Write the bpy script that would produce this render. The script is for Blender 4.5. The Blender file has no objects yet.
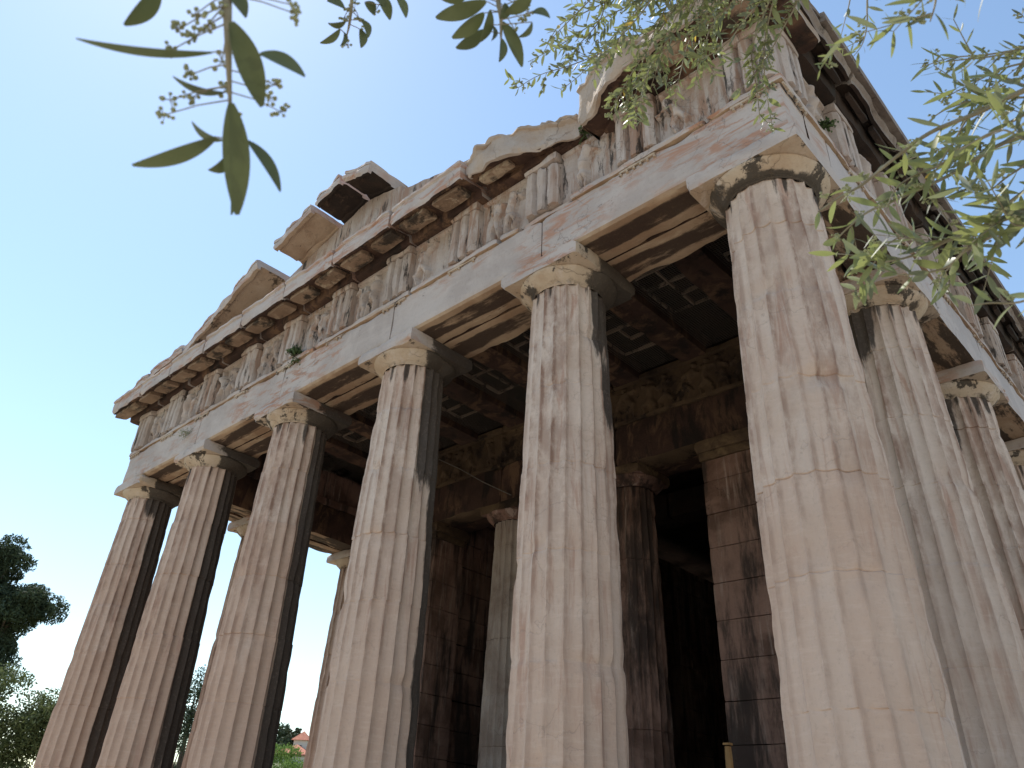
import bpy, math, random
import numpy as np
from mathutils import Vector, noise, Matrix
R = math.radians
scn = bpy.context.scene
# ---------------------------------------------------------------- camera
cam_d = bpy.data.cameras.new('camera'); cam = bpy.data.objects.new('camera', cam_d)
scn.collection.objects.link(cam); scn.camera = cam
cam.location = (2.0511, -5.4475, 0.2317)
cam.rotation_euler = (2.1446, -0.0570, 0.7660)
cam_d.sensor_width = 36; cam_d.lens = 27.268
cam_d.shift_x = 20.38/1024; cam_d.shift_y = -39.23/1024
cam_d.clip_start = 0.05; cam_d.clip_end = 3000
cam_d.dof.use_dof = True; cam_d.dof.focus_distance = 8.0; cam_d.dof.aperture_fstop = 15
# ---------------------------------------------------------------- light
SUN_AZ, SUN_EL = 177.0, 60.0            # azimuth counter-clockwise from +x
sd = Vector((math.cos(R(SUN_AZ))*math.cos(R(SUN_EL)), math.sin(R(SUN_AZ))*math.cos(R(SUN_EL)), math.sin(R(SUN_EL))))
w = bpy.data.worlds.new('World'); scn.world = w; w.use_nodes = True
nt = w.node_tree; bg = nt.nodes['Background']
sky = nt.nodes.new('ShaderNodeTexSky'); sky.sky_type = 'NISHITA'; sky.sun_disc = False
sky.sun_elevation = R(SUN_EL); sky.sun_rotation = R(90-SUN_AZ)
sky.air_density = 1.25; sky.dust_density = 0.2; sky.ozone_density = 1.0; sky.altitude = 50
wb = nt.nodes.new('ShaderNodeMix'); wb.data_type = 'RGBA'; wb.blend_type = 'MULTIPLY'; wb.inputs[0].default_value = 1
wb.inputs[7].default_value = (.99, 1.0, .96, 1)
nt.links.new(sky.outputs[0], wb.inputs[6]); nt.links.new(wb.outputs[2], bg.inputs[0]); bg.inputs[1].default_value = 0.15
sl = bpy.data.lights.new('sun', 'SUN'); sl.energy = 4.2; sl.angle = R(0.53); sl.color = (1.0, 0.95, 0.87)
so = bpy.data.objects.new('sun', sl); scn.collection.objects.link(so)
so.rotation_euler = sd.to_track_quat('Z', 'Y').to_euler()
scn.view_settings.view_transform = 'Standard'; scn.view_settings.look = 'None'
scn.view_settings.gamma = 1; scn.view_settings.use_curve_mapping = False
scn.view_settings.exposure = 0.53
scn.render.engine = 'CYCLES'
scn.cycles.max_bounces = 8; scn.cycles.diffuse_bounces = 5

# ---------------------------------------------------------------- materials
def nd(nt, t, **k):
    n = nt.nodes.new(t)
    for a, b in k.items(): setattr(n, a, b)
    return n
def mathn(nt, op, a, b=None, clamp=False):
    n = nd(nt, 'ShaderNodeMath', operation=op, use_clamp=clamp)
    for i, v in enumerate((a, b)):
        if v is None: continue
        if hasattr(v, 'is_output'): nt.links.new(v, n.inputs[i])
        else: n.inputs[i].default_value = v
    return n.outputs[0]
def noise_tex(nt, pos, scale, mul=(1, 1, 1), detail=5, rough=.6, dist=0.):
    m = nd(nt, 'ShaderNodeVectorMath', operation='MULTIPLY'); nt.links.new(pos, m.inputs[0]); m.inputs[1].default_value = mul
    n = nd(nt, 'ShaderNodeTexNoise'); nt.links.new(m.outputs[0], n.inputs['Vector'])
    n.inputs['Scale'].default_value = scale; n.inputs['Detail'].default_value = detail
    n.inputs['Roughness'].default_value = rough; n.inputs['Distortion'].default_value = dist
    return n.outputs[0]
def ramp(nt, f, lo, hi):
    n = nd(nt, 'ShaderNodeMapRange', interpolation_type='SMOOTHSTEP'); nt.links.new(f, n.inputs[0])
    n.inputs[1].default_value = lo; n.inputs[2].default_value = hi
    return n.outputs[0]
def mixc(nt, f, a, b):
    n = nd(nt, 'ShaderNodeMix', data_type='RGBA')
    if hasattr(f, 'is_output'): nt.links.new(f, n.inputs[0])
    else: n.inputs[0].default_value = f
    for v, i in ((a, 6), (b, 7)):
        if hasattr(v, 'is_output'): nt.links.new(v, n.inputs[i])
        else: n.inputs[i].default_value = (*v, 1)
    return n.outputs[2]
def stone_mat(name, a, b, c, dark=(.03, .024, .02), b_rng=(.42, .62), c_rng=(.5, .68), c_mul=(4, 4, .8), c_scale=1.6,
              s_rng=None, s_mul=(1, 1, 1), s_scale=2.0, attr_k=1.0, bump=.35, rough=.85, patina=None, crack=.5, streak=None):
    """weathered marble: two body colours, a rosy/ochre bloom, dark crust plus attribute-driven shade in the colour, pits and hair cracks"""
    hue = (1.025, .965, .955); a, b, c = (tuple(x*ALB*h for x, h in zip(q, hue)) for q in (a, b, c)); patina = tuple(x*ALB*h for x, h in zip(patina, hue)) if patina else None
    m = bpy.data.materials.new(name); m.use_nodes = True; nt = m.node_tree
    bs = nt.nodes['Principled BSDF']; bs.inputs['Roughness'].default_value = rough
    try: bs.inputs['Specular IOR Level'].default_value = .25
    except Exception: pass
    pos = nd(nt, 'ShaderNodeNewGeometry').outputs['Position']
    n1 = noise_tex(nt, pos, 1.1, (1, 1, 1), 6, .62, .3)
    col = mixc(nt, ramp(nt, n1, *b_rng), a, b)
    if patina is not None:                      # patina attribute: how brown this drum has gone
        at = nd(nt, 'ShaderNodeAttribute', attribute_name='patina').outputs['Fac']
        pn = noise_tex(nt, pos, 2.3, (1, 1, .5), 5, .6)
        f = mathn(nt, 'MULTIPLY', at, ramp(nt, pn, .05, .5), True)
        col = mixc(nt, f, col, patina)
    n2 = noise_tex(nt, pos, c_scale, c_mul, 7, .68, .6)
    cf = ramp(nt, n2, *c_rng)
    n2b = noise_tex(nt, pos, .9, (1, 1, 1), 3, .5)
    cf = mathn(nt, 'MULTIPLY', cf, ramp(nt, n2b, .38, .6), True)
    col = mixc(nt, cf, col, c)
    if streak is not None:                      # fine pale tool/water streaks
        n4 = noise_tex(nt, pos, 3.0, streak, 6, .7, .2)
        col = mixc(nt, mathn(nt, 'MULTIPLY', ramp(nt, n4, .5, .66), .11), col, tuple(min(.8, x*1.25+.03) for x in a))
    if patina is not None:                      # rusty runs along the flutes, with flute-edge shade put into the colour
        ra = nd(nt, 'ShaderNodeAttribute', attribute_name='rust').outputs['Fac']
        rn = noise_tex(nt, pos, 3.5, (1.5, 1.5, .7), 7, .7)
        col = mixc(nt, mathn(nt, 'MULTIPLY', mathn(nt, 'MULTIPLY', ra, ramp(nt, rn, .36, .62)), .85, True), col, (.27, .165, .12))
    # crust, plus column and relief shade put into the colour
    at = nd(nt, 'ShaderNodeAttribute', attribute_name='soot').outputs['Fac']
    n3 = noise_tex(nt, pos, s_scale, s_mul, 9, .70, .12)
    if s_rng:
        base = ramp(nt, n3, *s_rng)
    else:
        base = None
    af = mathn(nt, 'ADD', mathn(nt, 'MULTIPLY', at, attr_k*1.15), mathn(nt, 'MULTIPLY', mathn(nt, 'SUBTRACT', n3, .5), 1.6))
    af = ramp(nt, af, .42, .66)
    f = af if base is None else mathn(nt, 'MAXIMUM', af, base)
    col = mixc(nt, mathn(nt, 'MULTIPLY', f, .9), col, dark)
    # pits and grime
    nf = noise_tex(nt, pos, 28, (1, 1, 1), 6, .75)
    col = mixc(nt, mathn(nt, 'MULTIPLY', ramp(nt, nf, .5, .8), .45), col, tuple(x*.55 for x in b))
    # hair cracks
    vm = nd(nt, 'ShaderNodeTexVoronoi', feature='DISTANCE_TO_EDGE'); vm.inputs['Scale'].default_value = 1.3
    pv = nd(nt, 'ShaderNodeVectorMath', operation='ADD'); nt.links.new(pos, pv.inputs[0])
    nv = nd(nt, 'ShaderNodeTexNoise'); nt.links.new(pos, nv.inputs['Vector']); nv.inputs['Scale'].default_value = 2.4; nv.inputs['Detail'].default_value = 6
    nt.links.new(nv.outputs['Color'], pv.inputs[1]); nt.links.new(pv.outputs[0], vm.inputs['Vector'])
    ck = mathn(nt, 'MULTIPLY', mathn(nt, 'SUBTRACT', 1.0, ramp(nt, vm.outputs['Distance'], .0, .011)), ramp(nt, n2b, .45, .6), True)
    col = mixc(nt, mathn(nt, 'MULTIPLY', ck, crack), col, tuple(x*.35 for x in b))
    nt.links.new(col, bs.inputs['Base Color'])
    # bump
    h = mathn(nt, 'ADD', mathn(nt, 'MULTIPLY', noise_tex(nt, pos, 9, (1, 1, 1), 8, .7), .6), mathn(nt, 'MULTIPLY', nf, .25))
    h = mathn(nt, 'SUBTRACT', h, mathn(nt, 'MULTIPLY', ck, .3))
    h = mathn(nt, 'ADD', h, mathn(nt, 'MULTIPLY', n2, .5))
    bp = nd(nt, 'ShaderNodeBump'); bp.inputs['Strength'].default_value = bump; bp.inputs['Distance'].default_value = .035
    nt.links.new(h, bp.inputs['Height']); nt.links.new(bp.outputs[0], bs.inputs['Normal'])
    return m
ALB = .95      # grey weathered marble, duller than fresh stone
WHITE = (.56, .535, .50); TAN = (.47, .385, .315); ROSY = (.42, .27, .205); OCHRE = (.47, .37, .25); BROWN = (.20, .13, .085)
M = {}
M['shaft'] = stone_mat('weathered_column_marble', (.62, .53, .45), (.55, .445, .36), (.43, .285, .215), patina=(.52, .375, .285), c_rng=(.5, .68), c_mul=(5, 5, .55), s_scale=2.2, s_mul=(2.8, 2.8, .45), bump=.34, streak=(1.4, 1.4, 9), crack=.25)
M['face'] = stone_mat('grey_white_marble_with_rosy_streaks', (.51, .46, .42), (.42, .37, .335), (.42, .25, .175), c_mul=(.8, .8, 3.2), c_scale=2.6, c_rng=(.465, .60), bump=.35, streak=(.6, .6, 5), s_rng=(.64, .72), s_mul=(1.5, 1.5, 2.5))
M['faceside'] = stone_mat('grey_white_flank_marble', (.50, .465, .445), (.42, .39, .375), ROSY, c_mul=(.7, .7, 4.), c_scale=2.4, c_rng=(.56, .68), bump=.3)
M['upright'] = stone_mat('grey_marble_with_vertical_streaks', (.49, .435, .39), (.38, .315, .265), (.33, .22, .16), c_mul=(5, 5, .7), c_rng=(.44, .60), s_rng=(.55, .63), s_mul=(4, 4, .7), s_scale=1.8, bump=.4)
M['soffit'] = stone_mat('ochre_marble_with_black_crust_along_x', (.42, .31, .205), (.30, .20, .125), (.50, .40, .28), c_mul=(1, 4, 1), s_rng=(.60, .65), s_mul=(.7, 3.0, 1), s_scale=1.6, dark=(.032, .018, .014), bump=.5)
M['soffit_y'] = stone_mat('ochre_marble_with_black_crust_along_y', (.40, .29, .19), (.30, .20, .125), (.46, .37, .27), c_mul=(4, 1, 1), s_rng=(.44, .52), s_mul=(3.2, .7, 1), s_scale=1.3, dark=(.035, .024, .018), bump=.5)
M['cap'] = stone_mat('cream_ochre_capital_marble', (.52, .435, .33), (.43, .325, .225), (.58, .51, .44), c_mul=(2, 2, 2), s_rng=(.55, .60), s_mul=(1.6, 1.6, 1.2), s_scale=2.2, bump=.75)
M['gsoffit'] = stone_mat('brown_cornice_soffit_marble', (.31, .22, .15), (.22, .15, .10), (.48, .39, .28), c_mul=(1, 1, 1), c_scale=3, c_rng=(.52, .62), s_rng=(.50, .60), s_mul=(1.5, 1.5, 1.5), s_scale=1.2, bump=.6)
M['rock'] = stone_mat('broken_cornice_marble', (.46, .40, .34), (.37, .29, .22), (.40, .30, .21), c_mul=(1, 1, 1), c_rng=(.45, .6), s_rng=(.66, .74), bump=.8)
M['inner'] = stone_mat('dark_brown_inner_marble', (.075, .043, .031), (.042, .025, .019), (.19, .115, .068), c_mul=(2, 2, .8), c_rng=(.46, .62), s_rng=(.52, .62), s_mul=(2, 2, .6), s_scale=1.2, dark=(.022, .016, .013), bump=.5)  # interior shade and smoke stain both put into the colour
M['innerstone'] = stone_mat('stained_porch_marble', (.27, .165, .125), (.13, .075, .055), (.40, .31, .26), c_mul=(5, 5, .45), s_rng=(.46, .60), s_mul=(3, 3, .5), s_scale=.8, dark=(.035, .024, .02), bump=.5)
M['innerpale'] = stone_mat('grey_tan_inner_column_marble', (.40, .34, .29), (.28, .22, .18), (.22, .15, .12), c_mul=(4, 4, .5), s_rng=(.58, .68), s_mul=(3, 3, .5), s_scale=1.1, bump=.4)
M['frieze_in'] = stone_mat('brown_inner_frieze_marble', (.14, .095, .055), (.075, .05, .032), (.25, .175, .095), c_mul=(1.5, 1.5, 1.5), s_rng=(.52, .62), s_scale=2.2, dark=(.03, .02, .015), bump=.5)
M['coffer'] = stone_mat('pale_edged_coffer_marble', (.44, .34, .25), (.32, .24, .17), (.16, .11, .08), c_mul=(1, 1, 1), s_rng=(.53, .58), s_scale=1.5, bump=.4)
M['dark'] = stone_mat('soot_and_shade_black_stone', (.045, .03, .022), (.028, .02, .016), (.09, .06, .04), s_rng=(.5, .62), bump=.5)  # black from soot and from indoor shade put into the colour
M['roof'] = stone_mat('weathered_roof_tile_marble', (.27, .235, .20), (.19, .155, .13), (.13, .10, .08), s_rng=(.52, .64), bump=.5)
M['step'] = stone_mat('worn_limestone_steps', (.44, .41, .36), (.36, .33, .28), (.3, .27, .22), c_mul=(1, 1, 1), bump=.5)

def simple_mat(name, c1, c2, scale=3., rough=.9, transl=0., spec=.3, bump=0., tcol=None):
    m = bpy.data.materials.new(name); m.use_nodes = True; nt = m.node_tree; bs = nt.nodes['Principled BSDF']
    pos = nd(nt, 'ShaderNodeNewGeometry').outputs['Position']
    n = noise_tex(nt, pos, scale, (1, 1, 1), 5, .6)
    col = mixc(nt, ramp(nt, n, .35, .65), c1, c2)
    if transl:
        rnd = nd(nt, 'ShaderNodeNewGeometry').outputs['Random Per Island']
        col = mixc(nt, mathn(nt, 'MULTIPLY', rnd, .5), col, tuple(min(1, x*1.7) for x in c2))
    nt.links.new(col, bs.inputs['Base Color']); bs.inputs['Roughness'].default_value = rough
    bs.inputs['Specular IOR Level'].default_value = spec
    if bump:
        bp = nd(nt, 'ShaderNodeBump'); bp.inputs['Strength'].default_value = bump; bp.inputs['Distance'].default_value = .05
        nt.links.new(noise_tex(nt, pos, scale*4, (1, 1, 1), 6, .7), bp.inputs['Height']); nt.links.new(bp.outputs[0], bs.inputs['Normal'])
    if transl:
        tr = nd(nt, 'ShaderNodeBsdfTranslucent'); tr.inputs[0].default_value = (*(tcol or c2), 1)
        mx = nd(nt, 'ShaderNodeMixShader'); mx.inputs[0].default_value = transl
        out = nt.nodes['Material Output']
        nt.links.new(bs.outputs[0], mx.inputs[1]); nt.links.new(tr.outputs[0], mx.inputs[2]); nt.links.new(mx.outputs[0], out.inputs[0])
    return m
M['ground'] = simple_mat('pale_dry_gravel', (.42, .37, .30), (.35, .305, .24), 1.2, .95, bump=.5)
M['hill'] = simple_mat('scrub_hillside', (.10, .12, .05), (.16, .15, .08), .15, .95)
M['heroleaf'] = simple_mat('shade_toned_olive_leaf', (.062, .072, .032), (.095, .108, .05), 30, .6, .06, .25, tcol=(.12, .15, .05))  # darker copy of the olive leaf, silhouette shade put into its colour
M['leaf'] = simple_mat('olive_leaf', (.12, .135, .055), (.18, .19, .09), 30, .5, .30, .35, tcol=(.34, .38, .12))
M['leaf2'] = simple_mat('grey_green_olive_leaf', (.085, .095, .062), (.14, .152, .105), 30, .46, .26, .4, tcol=(.28, .31, .14))
M['yleaf'] = simple_mat('yellowed_olive_leaf', (.40, .28, .05), (.45, .32, .08), 30, .5, .4, .4, tcol=(.7, .5, .08))
M['bud'] = simple_mat('olive_flower_buds', (.24, .25, .13), (.36, .36, .22), 60, .6, .3, .3, tcol=(.45, .48, .2))
M['twig'] = simple_mat('olive_twig_bark', (.20, .17, .11), (.28, .25, .18), 40, .8)
M['bark'] = simple_mat('rough_bark', (.12, .09, .065), (.18, .145, .11), 6, .95, bump=1.)
M['pine'] = simple_mat('pine_needles', (.032, .045, .026), (.06, .078, .04), 2, .7, .15, .2)
M['shrub'] = simple_mat('shrub_leaf', (.06, .08, .03), (.105, .13, .05), 2, .7, .3, .3)
M['fresh'] = simple_mat('fresh_green_leaf', (.10, .18, .04), (.16, .25, .06), 2, .7, .35, .3)
M['weed'] = simple_mat('weed_leaf', (.05, .08, .03), (.085, .12, .045), 20, .7, .3, .3)
M['drygrass'] = simple_mat('dry_weed', (.20, .21, .13), (.28, .27, .18), 20, .8, .2, .3)
M['wire'] = simple_mat('galvanised_wire', (.12, .10, .085), (.18, .15, .12), 20, .5)
M['wood'] = simple_mat('varnished_wood_post', (.34, .17, .06), (.42, .23, .09), 8, .6)
M['rtile'] = simple_mat('red_roof_tiles', (.48, .20, .13), (.38, .15, .10), 3, .9)
M['plaster'] = simple_mat('pale_plaster', (.62, .58, .52), (.55, .50, .45), 1, .9)
M['glass'] = simple_mat('dark_window', (.05, .06, .08), (.08, .09, .1), 1, .2, spec=.5)
# ---------------------------------------------------------------- mesh helpers
def tag(o, label=None, cat=None, group=None, kind=None):
    if label: o['label'] = label
    if cat: o['category'] = cat
    if group: o['group'] = group
    if kind: o['kind'] = kind
    return o
def empty(name, loc=(0, 0, 0)):
    o = bpy.data.objects.new(name, None); o.location = loc; scn.collection.objects.link(o); o.empty_display_size = .3
    return o
def nz(x, y, z, s=1., seed=0.): return noise.noise((x*s+seed*7.31, y*s-seed*3.77, z*s+seed*1.93))
class MB:
    def __init__(s): s.v = []; s.f = []; s.m = []; s.soot = {}; s.pat = {}; s.rust = {}
    def build(s, name, mats, parent=None, smooth=None, loc=None):
        me = bpy.data.meshes.new(name)
        me.from_pydata([tuple(p) for p in s.v], [], s.f); 
        for k in (mats if isinstance(mats, (list, tuple)) else [mats]): me.materials.append(k)
        if s.m: me.polygons.foreach_set('material_index', s.m)
        for nm, d in (('soot', s.soot), ('patina', s.pat), ('rust', s.rust)):
            if d:
                a = me.attributes.new(nm, 'FLOAT', 'POINT'); arr = np.zeros(len(s.v), dtype=np.float32)
                arr[list(d.keys())] = list(d.values()); a.data.foreach_set('value', arr)
        if smooth is not None:
            me.shade_smooth(); me.set_sharp_from_angle(angle=R(smooth))
        me.update()
        o = bpy.data.objects.new(name, me); scn.collection.objects.link(o)
        if parent: o.parent = parent
        if loc is not None:                 # move the origin to loc, keep the shape where it stands
            me.transform(Matrix.Translation(-Vector(loc))); o.location = loc
        return o
def extrude(mb, prof, edge_mats, o, L, A, B, length, step=.08, chip=.02, rough=.006, seed=0., freq=3., cap_mat=0, warp=None, fine=None):
    """sweep a closed profile of (a,b) points along L; edges nick and wear by noise. Rough cut stone."""
    o, L, A, B = Vector(o), Vector(L).normalized(), Vector(A), Vector(B)
    pts, corner, em = [], [], []
    n = len(prof); fine = fine or step
    for i in range(n):
        a, b = prof[i], prof[(i+1) % n]
        d = math.hypot(b[0]-a[0], b[1]-a[1]); k = max(1, int(round(d/fine)))
        for j in range(k):
            t = j/k; pts.append((a[0]+(b[0]-a[0])*t, a[1]+(b[1]-a[1])*t)); corner.append(1. if j == 0 else 0.)
            em.append(edge_mats[i])
    ca = sum(p[0] for p in pts)/len(pts); cb = sum(p[1] for p in pts)/len(pts)
    ns = max(1, int(round(length/step))); base = len(mb.v); m = len(pts)
    for s in range(ns+1):
        t = s/ns*length; end = s in (0, ns)
        for (a, b), c in zip(pts, corner):
            p = o + L*t + A*a + B*b
            if warp: p = warp(p, t/length, a, b)
            q = nz(p.x, p.y, p.z, freq, seed)
            r2 = nz(p.x, p.y, p.z, freq*3.3, seed+5)
            pull = 0.
            if c: pull += .004 + chip*max(0, q*1.6+.15) + chip*.4*max(0, r2)
            if end: pull += .003 + chip*.5*max(0, q+.1+(.3 if c else 0))
            dx, dy = ca-a, cb-b; dl = math.hypot(dx, dy) or 1
            p = p + (A*(dx/dl)+B*(dy/dl))*(pull + rough*(q+.6*r2))
            if end: p = p + L*(pull*(1 if s == 0 else -1))
            mb.v.append(p)
    for s in range(ns):
        for i in range(m):
            j = (i+1) % m
            mb.f.append((base+s*m+i, base+s*m+j, base+(s+1)*m+j, base+(s+1)*m+i)); mb.m.append(em[i])
    for s, rev in ((0, True), (ns, False)):
        ring = [base+s*m+i for i in range(m)]
        mb.f.append(tuple(ring[::-1] if rev else ring)); mb.m.append(cap_mat)
def box(mb, lo, hi, mat=0, step=.12, chip=.015, rough=.004, seed=0., mats6=None):
    """worn block; longest axis swept. mats6 = (bottom, top, front(-y), back(+y), left(-x), right(+x))"""
    lo, hi = Vector(lo), Vector(hi); d = hi-lo; ax = max(range(3), key=lambda i: d[i])
    g = mats6 or (mat,)*6
    if ax == 0:
        prof = [(lo.y, lo.z), (hi.y, lo.z), (hi.y, hi.z), (lo.y, hi.z)]; em = [g[0], g[3], g[1], g[2]]
        extrude(mb, prof, em, (lo.x, 0, 0), (1, 0, 0), (0, 1, 0), (0, 0, 1), d.x, step, chip, rough, seed, cap_mat=g[4])
    elif ax == 1:
        prof = [(lo.x, lo.z), (lo.x, hi.z), (hi.x, hi.z), (hi.x, lo.z)]; em = [g[4], g[1], g[5], g[0]]
        extrude(mb, prof, em, (0, lo.y, 0), (0, 1, 0), (1, 0, 0), (0, 0, 1), d.y, step, chip, rough, seed, cap_mat=g[2])
    else:
        prof = [(lo.x, lo.y), (hi.x, lo.y), (hi.x, hi.y), (lo.x, hi.y)]; em = [g[2], g[5], g[3], g[4]]
        extrude(mb, prof, em, (0, 0, lo.z), (0, 0, 1), (1, 0, 0), (0, 1, 0), d.z, step, chip, rough, seed, cap_mat=g[0])
def bx(mb, lo, hi, mat=0):
    b = len(mb.v)
    for x in (lo[0], hi[0]):
        for y in (lo[1], hi[1]):
            for z in (lo[2], hi[2]): mb.v.append((x, y, z))
    for f in ((0, 1, 3, 2), (4, 6, 7, 5), (0, 4, 5, 1), (2, 3, 7, 6), (0, 2, 6, 4), (1, 5, 7, 3)):
        mb.f.append(tuple(b+i for i in f)); mb.m.append(mat)
def tube(mb, P, r0, r1, seg=6, mat=0, wob=0.):
    P = [Vector(p) for p in P]; base = len(mb.v); n = len(P)
    up = Vector((0, 0, 1))
    for i, p in enumerate(P):
        d = (P[min(i+1, n-1)]-P[max(i-1, 0)]).normalized()
        a = d.cross(up); a = a.normalized() if a.length > .05 else Vector((1, 0, 0)); b = d.cross(a).normalized()
        r = r0+(r1-r0)*i/(n-1)
        for k in range(seg):
            t = 2*math.pi*k/seg; rr = r*(1+wob*nz(p.x+k, p.y, p.z, 2.))
            mb.v.append(p+a*math.cos(t)*rr+b*math.sin(t)*rr)
    for i in range(n-1):
        for k in range(seg):
            j = (k+1) % seg; mb.f.append((base+i*seg+k, base+i*seg+j, base+(i+1)*seg+j, base+(i+1)*seg+k)); mb.m.append(mat)
    mb.f.append(tuple(base+k for k in range(seg))[::-1]); mb.m.append(mat)
    mb.f.append(tuple(base+(n-1)*seg+k for k in range(seg))); mb.m.append(mat)
def sstep(a, b, x): t = min(1, max(0, (x-a)/(b-a) if b != a else 0)); return t*t*(3-2*t)

# ---------------------------------------------------------------- temple data
XS = [0, -2.407, -5.028, -7.649, -10.27, -12.677]
YS = [0, 2.449] + [2.449+2.564*i for i in range(1, 11)] + [2.449*2+25.64]
ZT, ARH, HW = 5.665, .70, .474
ZA = ZT+ARH; ZF = ZA+.80                         # 6.365, 7.165
XL, XR = XS[-1]-HW, HW
GROUND = -1.42

temple = empty('temple', (XS[-1]/2, 15.3, 0))
tag(temple, 'ruined marble Doric temple with fluted columns, carved frieze and broken pediment', 'temple')
temple_inv = Matrix.Translation(-Vector(temple.location))
def part(mb, name, mats, smooth=None, parent=None, loc=None):
    o = mb.build(name, mats, None, smooth, loc)
    if parent is None: o.parent = temple; o.matrix_parent_inverse = temple_inv
    else:
        o.parent = parent; o.matrix_parent_inverse = Matrix.Translation(-(Vector(parent.location)))
    return o

def shaft_mesh(x0, y0, seed, soot_shade_v, r0=.52, r1=.405, z0=0., z1=5.335, step=.07, depth=.047, patina=(.9, .0), worn=0., soot_shade_dir=(.8, .6), mat='shaft', seg=6, joints=None, chipk=1.):
    rnd = random.Random(seed); mb = MB(); NF = 20; N = NF*seg
    if joints is None:
        joints = []; z = 0
        while True:
            z += rnd.uniform(.72, .92)
            if z > z1-.35: break
            joints.append(z)
    zs = [z0+(z1-z0)*i/int((z1-z0)/step) for i in range(int((z1-z0)/step)+1)]
    zs = [z for z in zs if all(abs(z-j) > .035 for j in joints)]
    for j in joints: zs += [j-.03, j-.007, j, j+.007, j+.03]
    zs.sort()
    rk = .75; fru = [max(0, rnd.uniform(-.5, .75)) for _ in range(20)]
    jw = {j: rnd.choice([.25, .5, 1.]) for j in joints}
    flv = [rnd.uniform(-.14, .14) for _ in range(20)]; dv = [rnd.uniform(-.2, .22) for _ in range(len(joints)+1)]
    dl = math.hypot(*soot_shade_dir); sdx, sdy = soot_shade_dir[0]/dl, soot_shade_dir[1]/dl
    drum = [(rnd.uniform(-.006, .006), rnd.uniform(-.006, .006), rnd.uniform(-.008, .008)) for _ in range(len(joints)+1)]
    for z in zs:
        t = (z-z0)/(z1-z0); Rr = r0+(r1-r0)*t + .010*math.sin(math.pi*t)
        di = sum(1 for j in joints if z > j); ox, oy, rot = drum[di]
        jn, jj = min([(abs(z-j), j) for j in joints] or [(9, None)]); jk = jw.get(jj, 0)
        for k in range(N):
            th = 2*math.pi*k/N+rot; ft = (k % seg)/seg
            cx, cy = math.cos(th), math.sin(th)
            px, py = x0+cx*Rr, y0+cy*Rr
            big = nz(px, py, z, 1.3, seed); mid = nz(px, py, z, 4., seed+3); sm = nz(px, py, z, 13., seed+9)
            wr = min(1, max(0, worn*(sstep(2.7, .9, z)*.75)*(.75+mid)+max(0, big-.30)*1.5*chipk))*.75
            fl = depth*(Rr/r0)*(1-(2*ft-1)**2)
            r = Rr - fl*(1-wr) - .55*depth*wr
            if ft == 0: r -= .014*max(0, mid*1.5-.1)+.009*max(0, sm)
            if jn < .006: r -= (.007+.006*max(0, mid))*jk
            if jn < .13:
                r -= chipk*.042*max(0, mid+big*.6-.12)*(1-jn/.14)
            r += .003*sm + .006*big - .02*chipk*max(0, nz(px, py, z, 2.3, seed+20)-.38)
            mb.v.append((x0+cx*r+ox, y0+cy*r+oy, z))
            i = len(mb.v)-1
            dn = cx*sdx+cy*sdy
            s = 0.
            for (a0, a1, za, zb, k_) in soot_shade_v:
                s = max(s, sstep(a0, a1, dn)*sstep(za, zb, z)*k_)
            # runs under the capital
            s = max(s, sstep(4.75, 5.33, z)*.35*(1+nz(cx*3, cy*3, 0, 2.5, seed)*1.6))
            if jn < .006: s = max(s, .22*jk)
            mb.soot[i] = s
            mb.rust[i] = (.95 if ft == 0 else .8 if k % seg == 1 else .2 if k % seg == seg-1 else 0)*(rk-.3*sstep(2.6, 1.2, z))+fru[(k//seg) % 20]*sstep(1.5, 4., z)  # darker beside one edge of each flute, shade mixed with rust
            mb.pat[i] = patina[0]*sstep(4.6, 1.2, z)+patina[1]+flv[(k//seg) % 20]+dv[di]
    nr = len(zs)
    for i in range(nr-1):
        for k in range(N):
            j = (k+1) % N; mb.f.append((i*N+k, i*N+j, (i+1)*N+j, (i+1)*N+k)); mb.m.append(0)
    mb.f.append(tuple(range(N))[::-1]); mb.m.append(0); mb.f.append(tuple((nr-1)*N+k for k in range(N))); mb.m.append(0)
    return mb
def capital_mesh(x0, y0, seed, soot=.0, ab=.542, dark_dir=(.8, .6), chip=.03, ring=.3):
    mb = MB(); N = 72
    prof = [(.395, 5.325), (.412, 5.338), (.408, 5.345), (.42, 5.352), (.417, 5.358), (.431, 5.366), (.45, 5.383), (.482, 5.41), (.512, 5.437), (.532, 5.46), (.539, 5.478), (.534, 5.490), (.50, 5.497)]
    for r, z in prof:
        for k in range(N):
            th = 2*math.pi*k/N; c, s = math.cos(th), math.sin(th)
            q = nz(c*.5+x0, s*.5+y0, z, 3., seed); q2 = nz(c*.5+x0, s*.5+y0, z, 11., seed)
            rr = r + .008*q+.005*q2 - .09*max(0, q-.22)
            mb.v.append((x0+c*rr, y0+s*rr, z)); i = len(mb.v)-1
            dn = (c*dark_dir[0]+s*dark_dir[1])
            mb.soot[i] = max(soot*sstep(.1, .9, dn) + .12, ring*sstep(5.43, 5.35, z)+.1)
    for i in range(len(prof)-1):
        for k in range(N):
            j = (k+1) % N; mb.f.append((i*N+k, i*N+j, (i+1)*N+j, (i+1)*N+k)); mb.m.append(0)
    b = len(mb.v)
    box(mb, (x0-ab, y0-ab, 5.492), (x0+ab, y0+ab, ZT-.004), step=.045, chip=chip, rough=.006, seed=seed+2, mats6=(0, 0, 1, 2, 1, 2))
    for i in range(b, len(mb.v)):
        p = mb.v[i]; dn = ((p[0]-x0)*dark_dir[0]+(p[1]-y0)*dark_dir[1])/ab
        mb.soot[i] = (soot*sstep(.2, 1.1, dn) if dark_dir[0] > 0 else 0)+.1
    return mb
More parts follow.
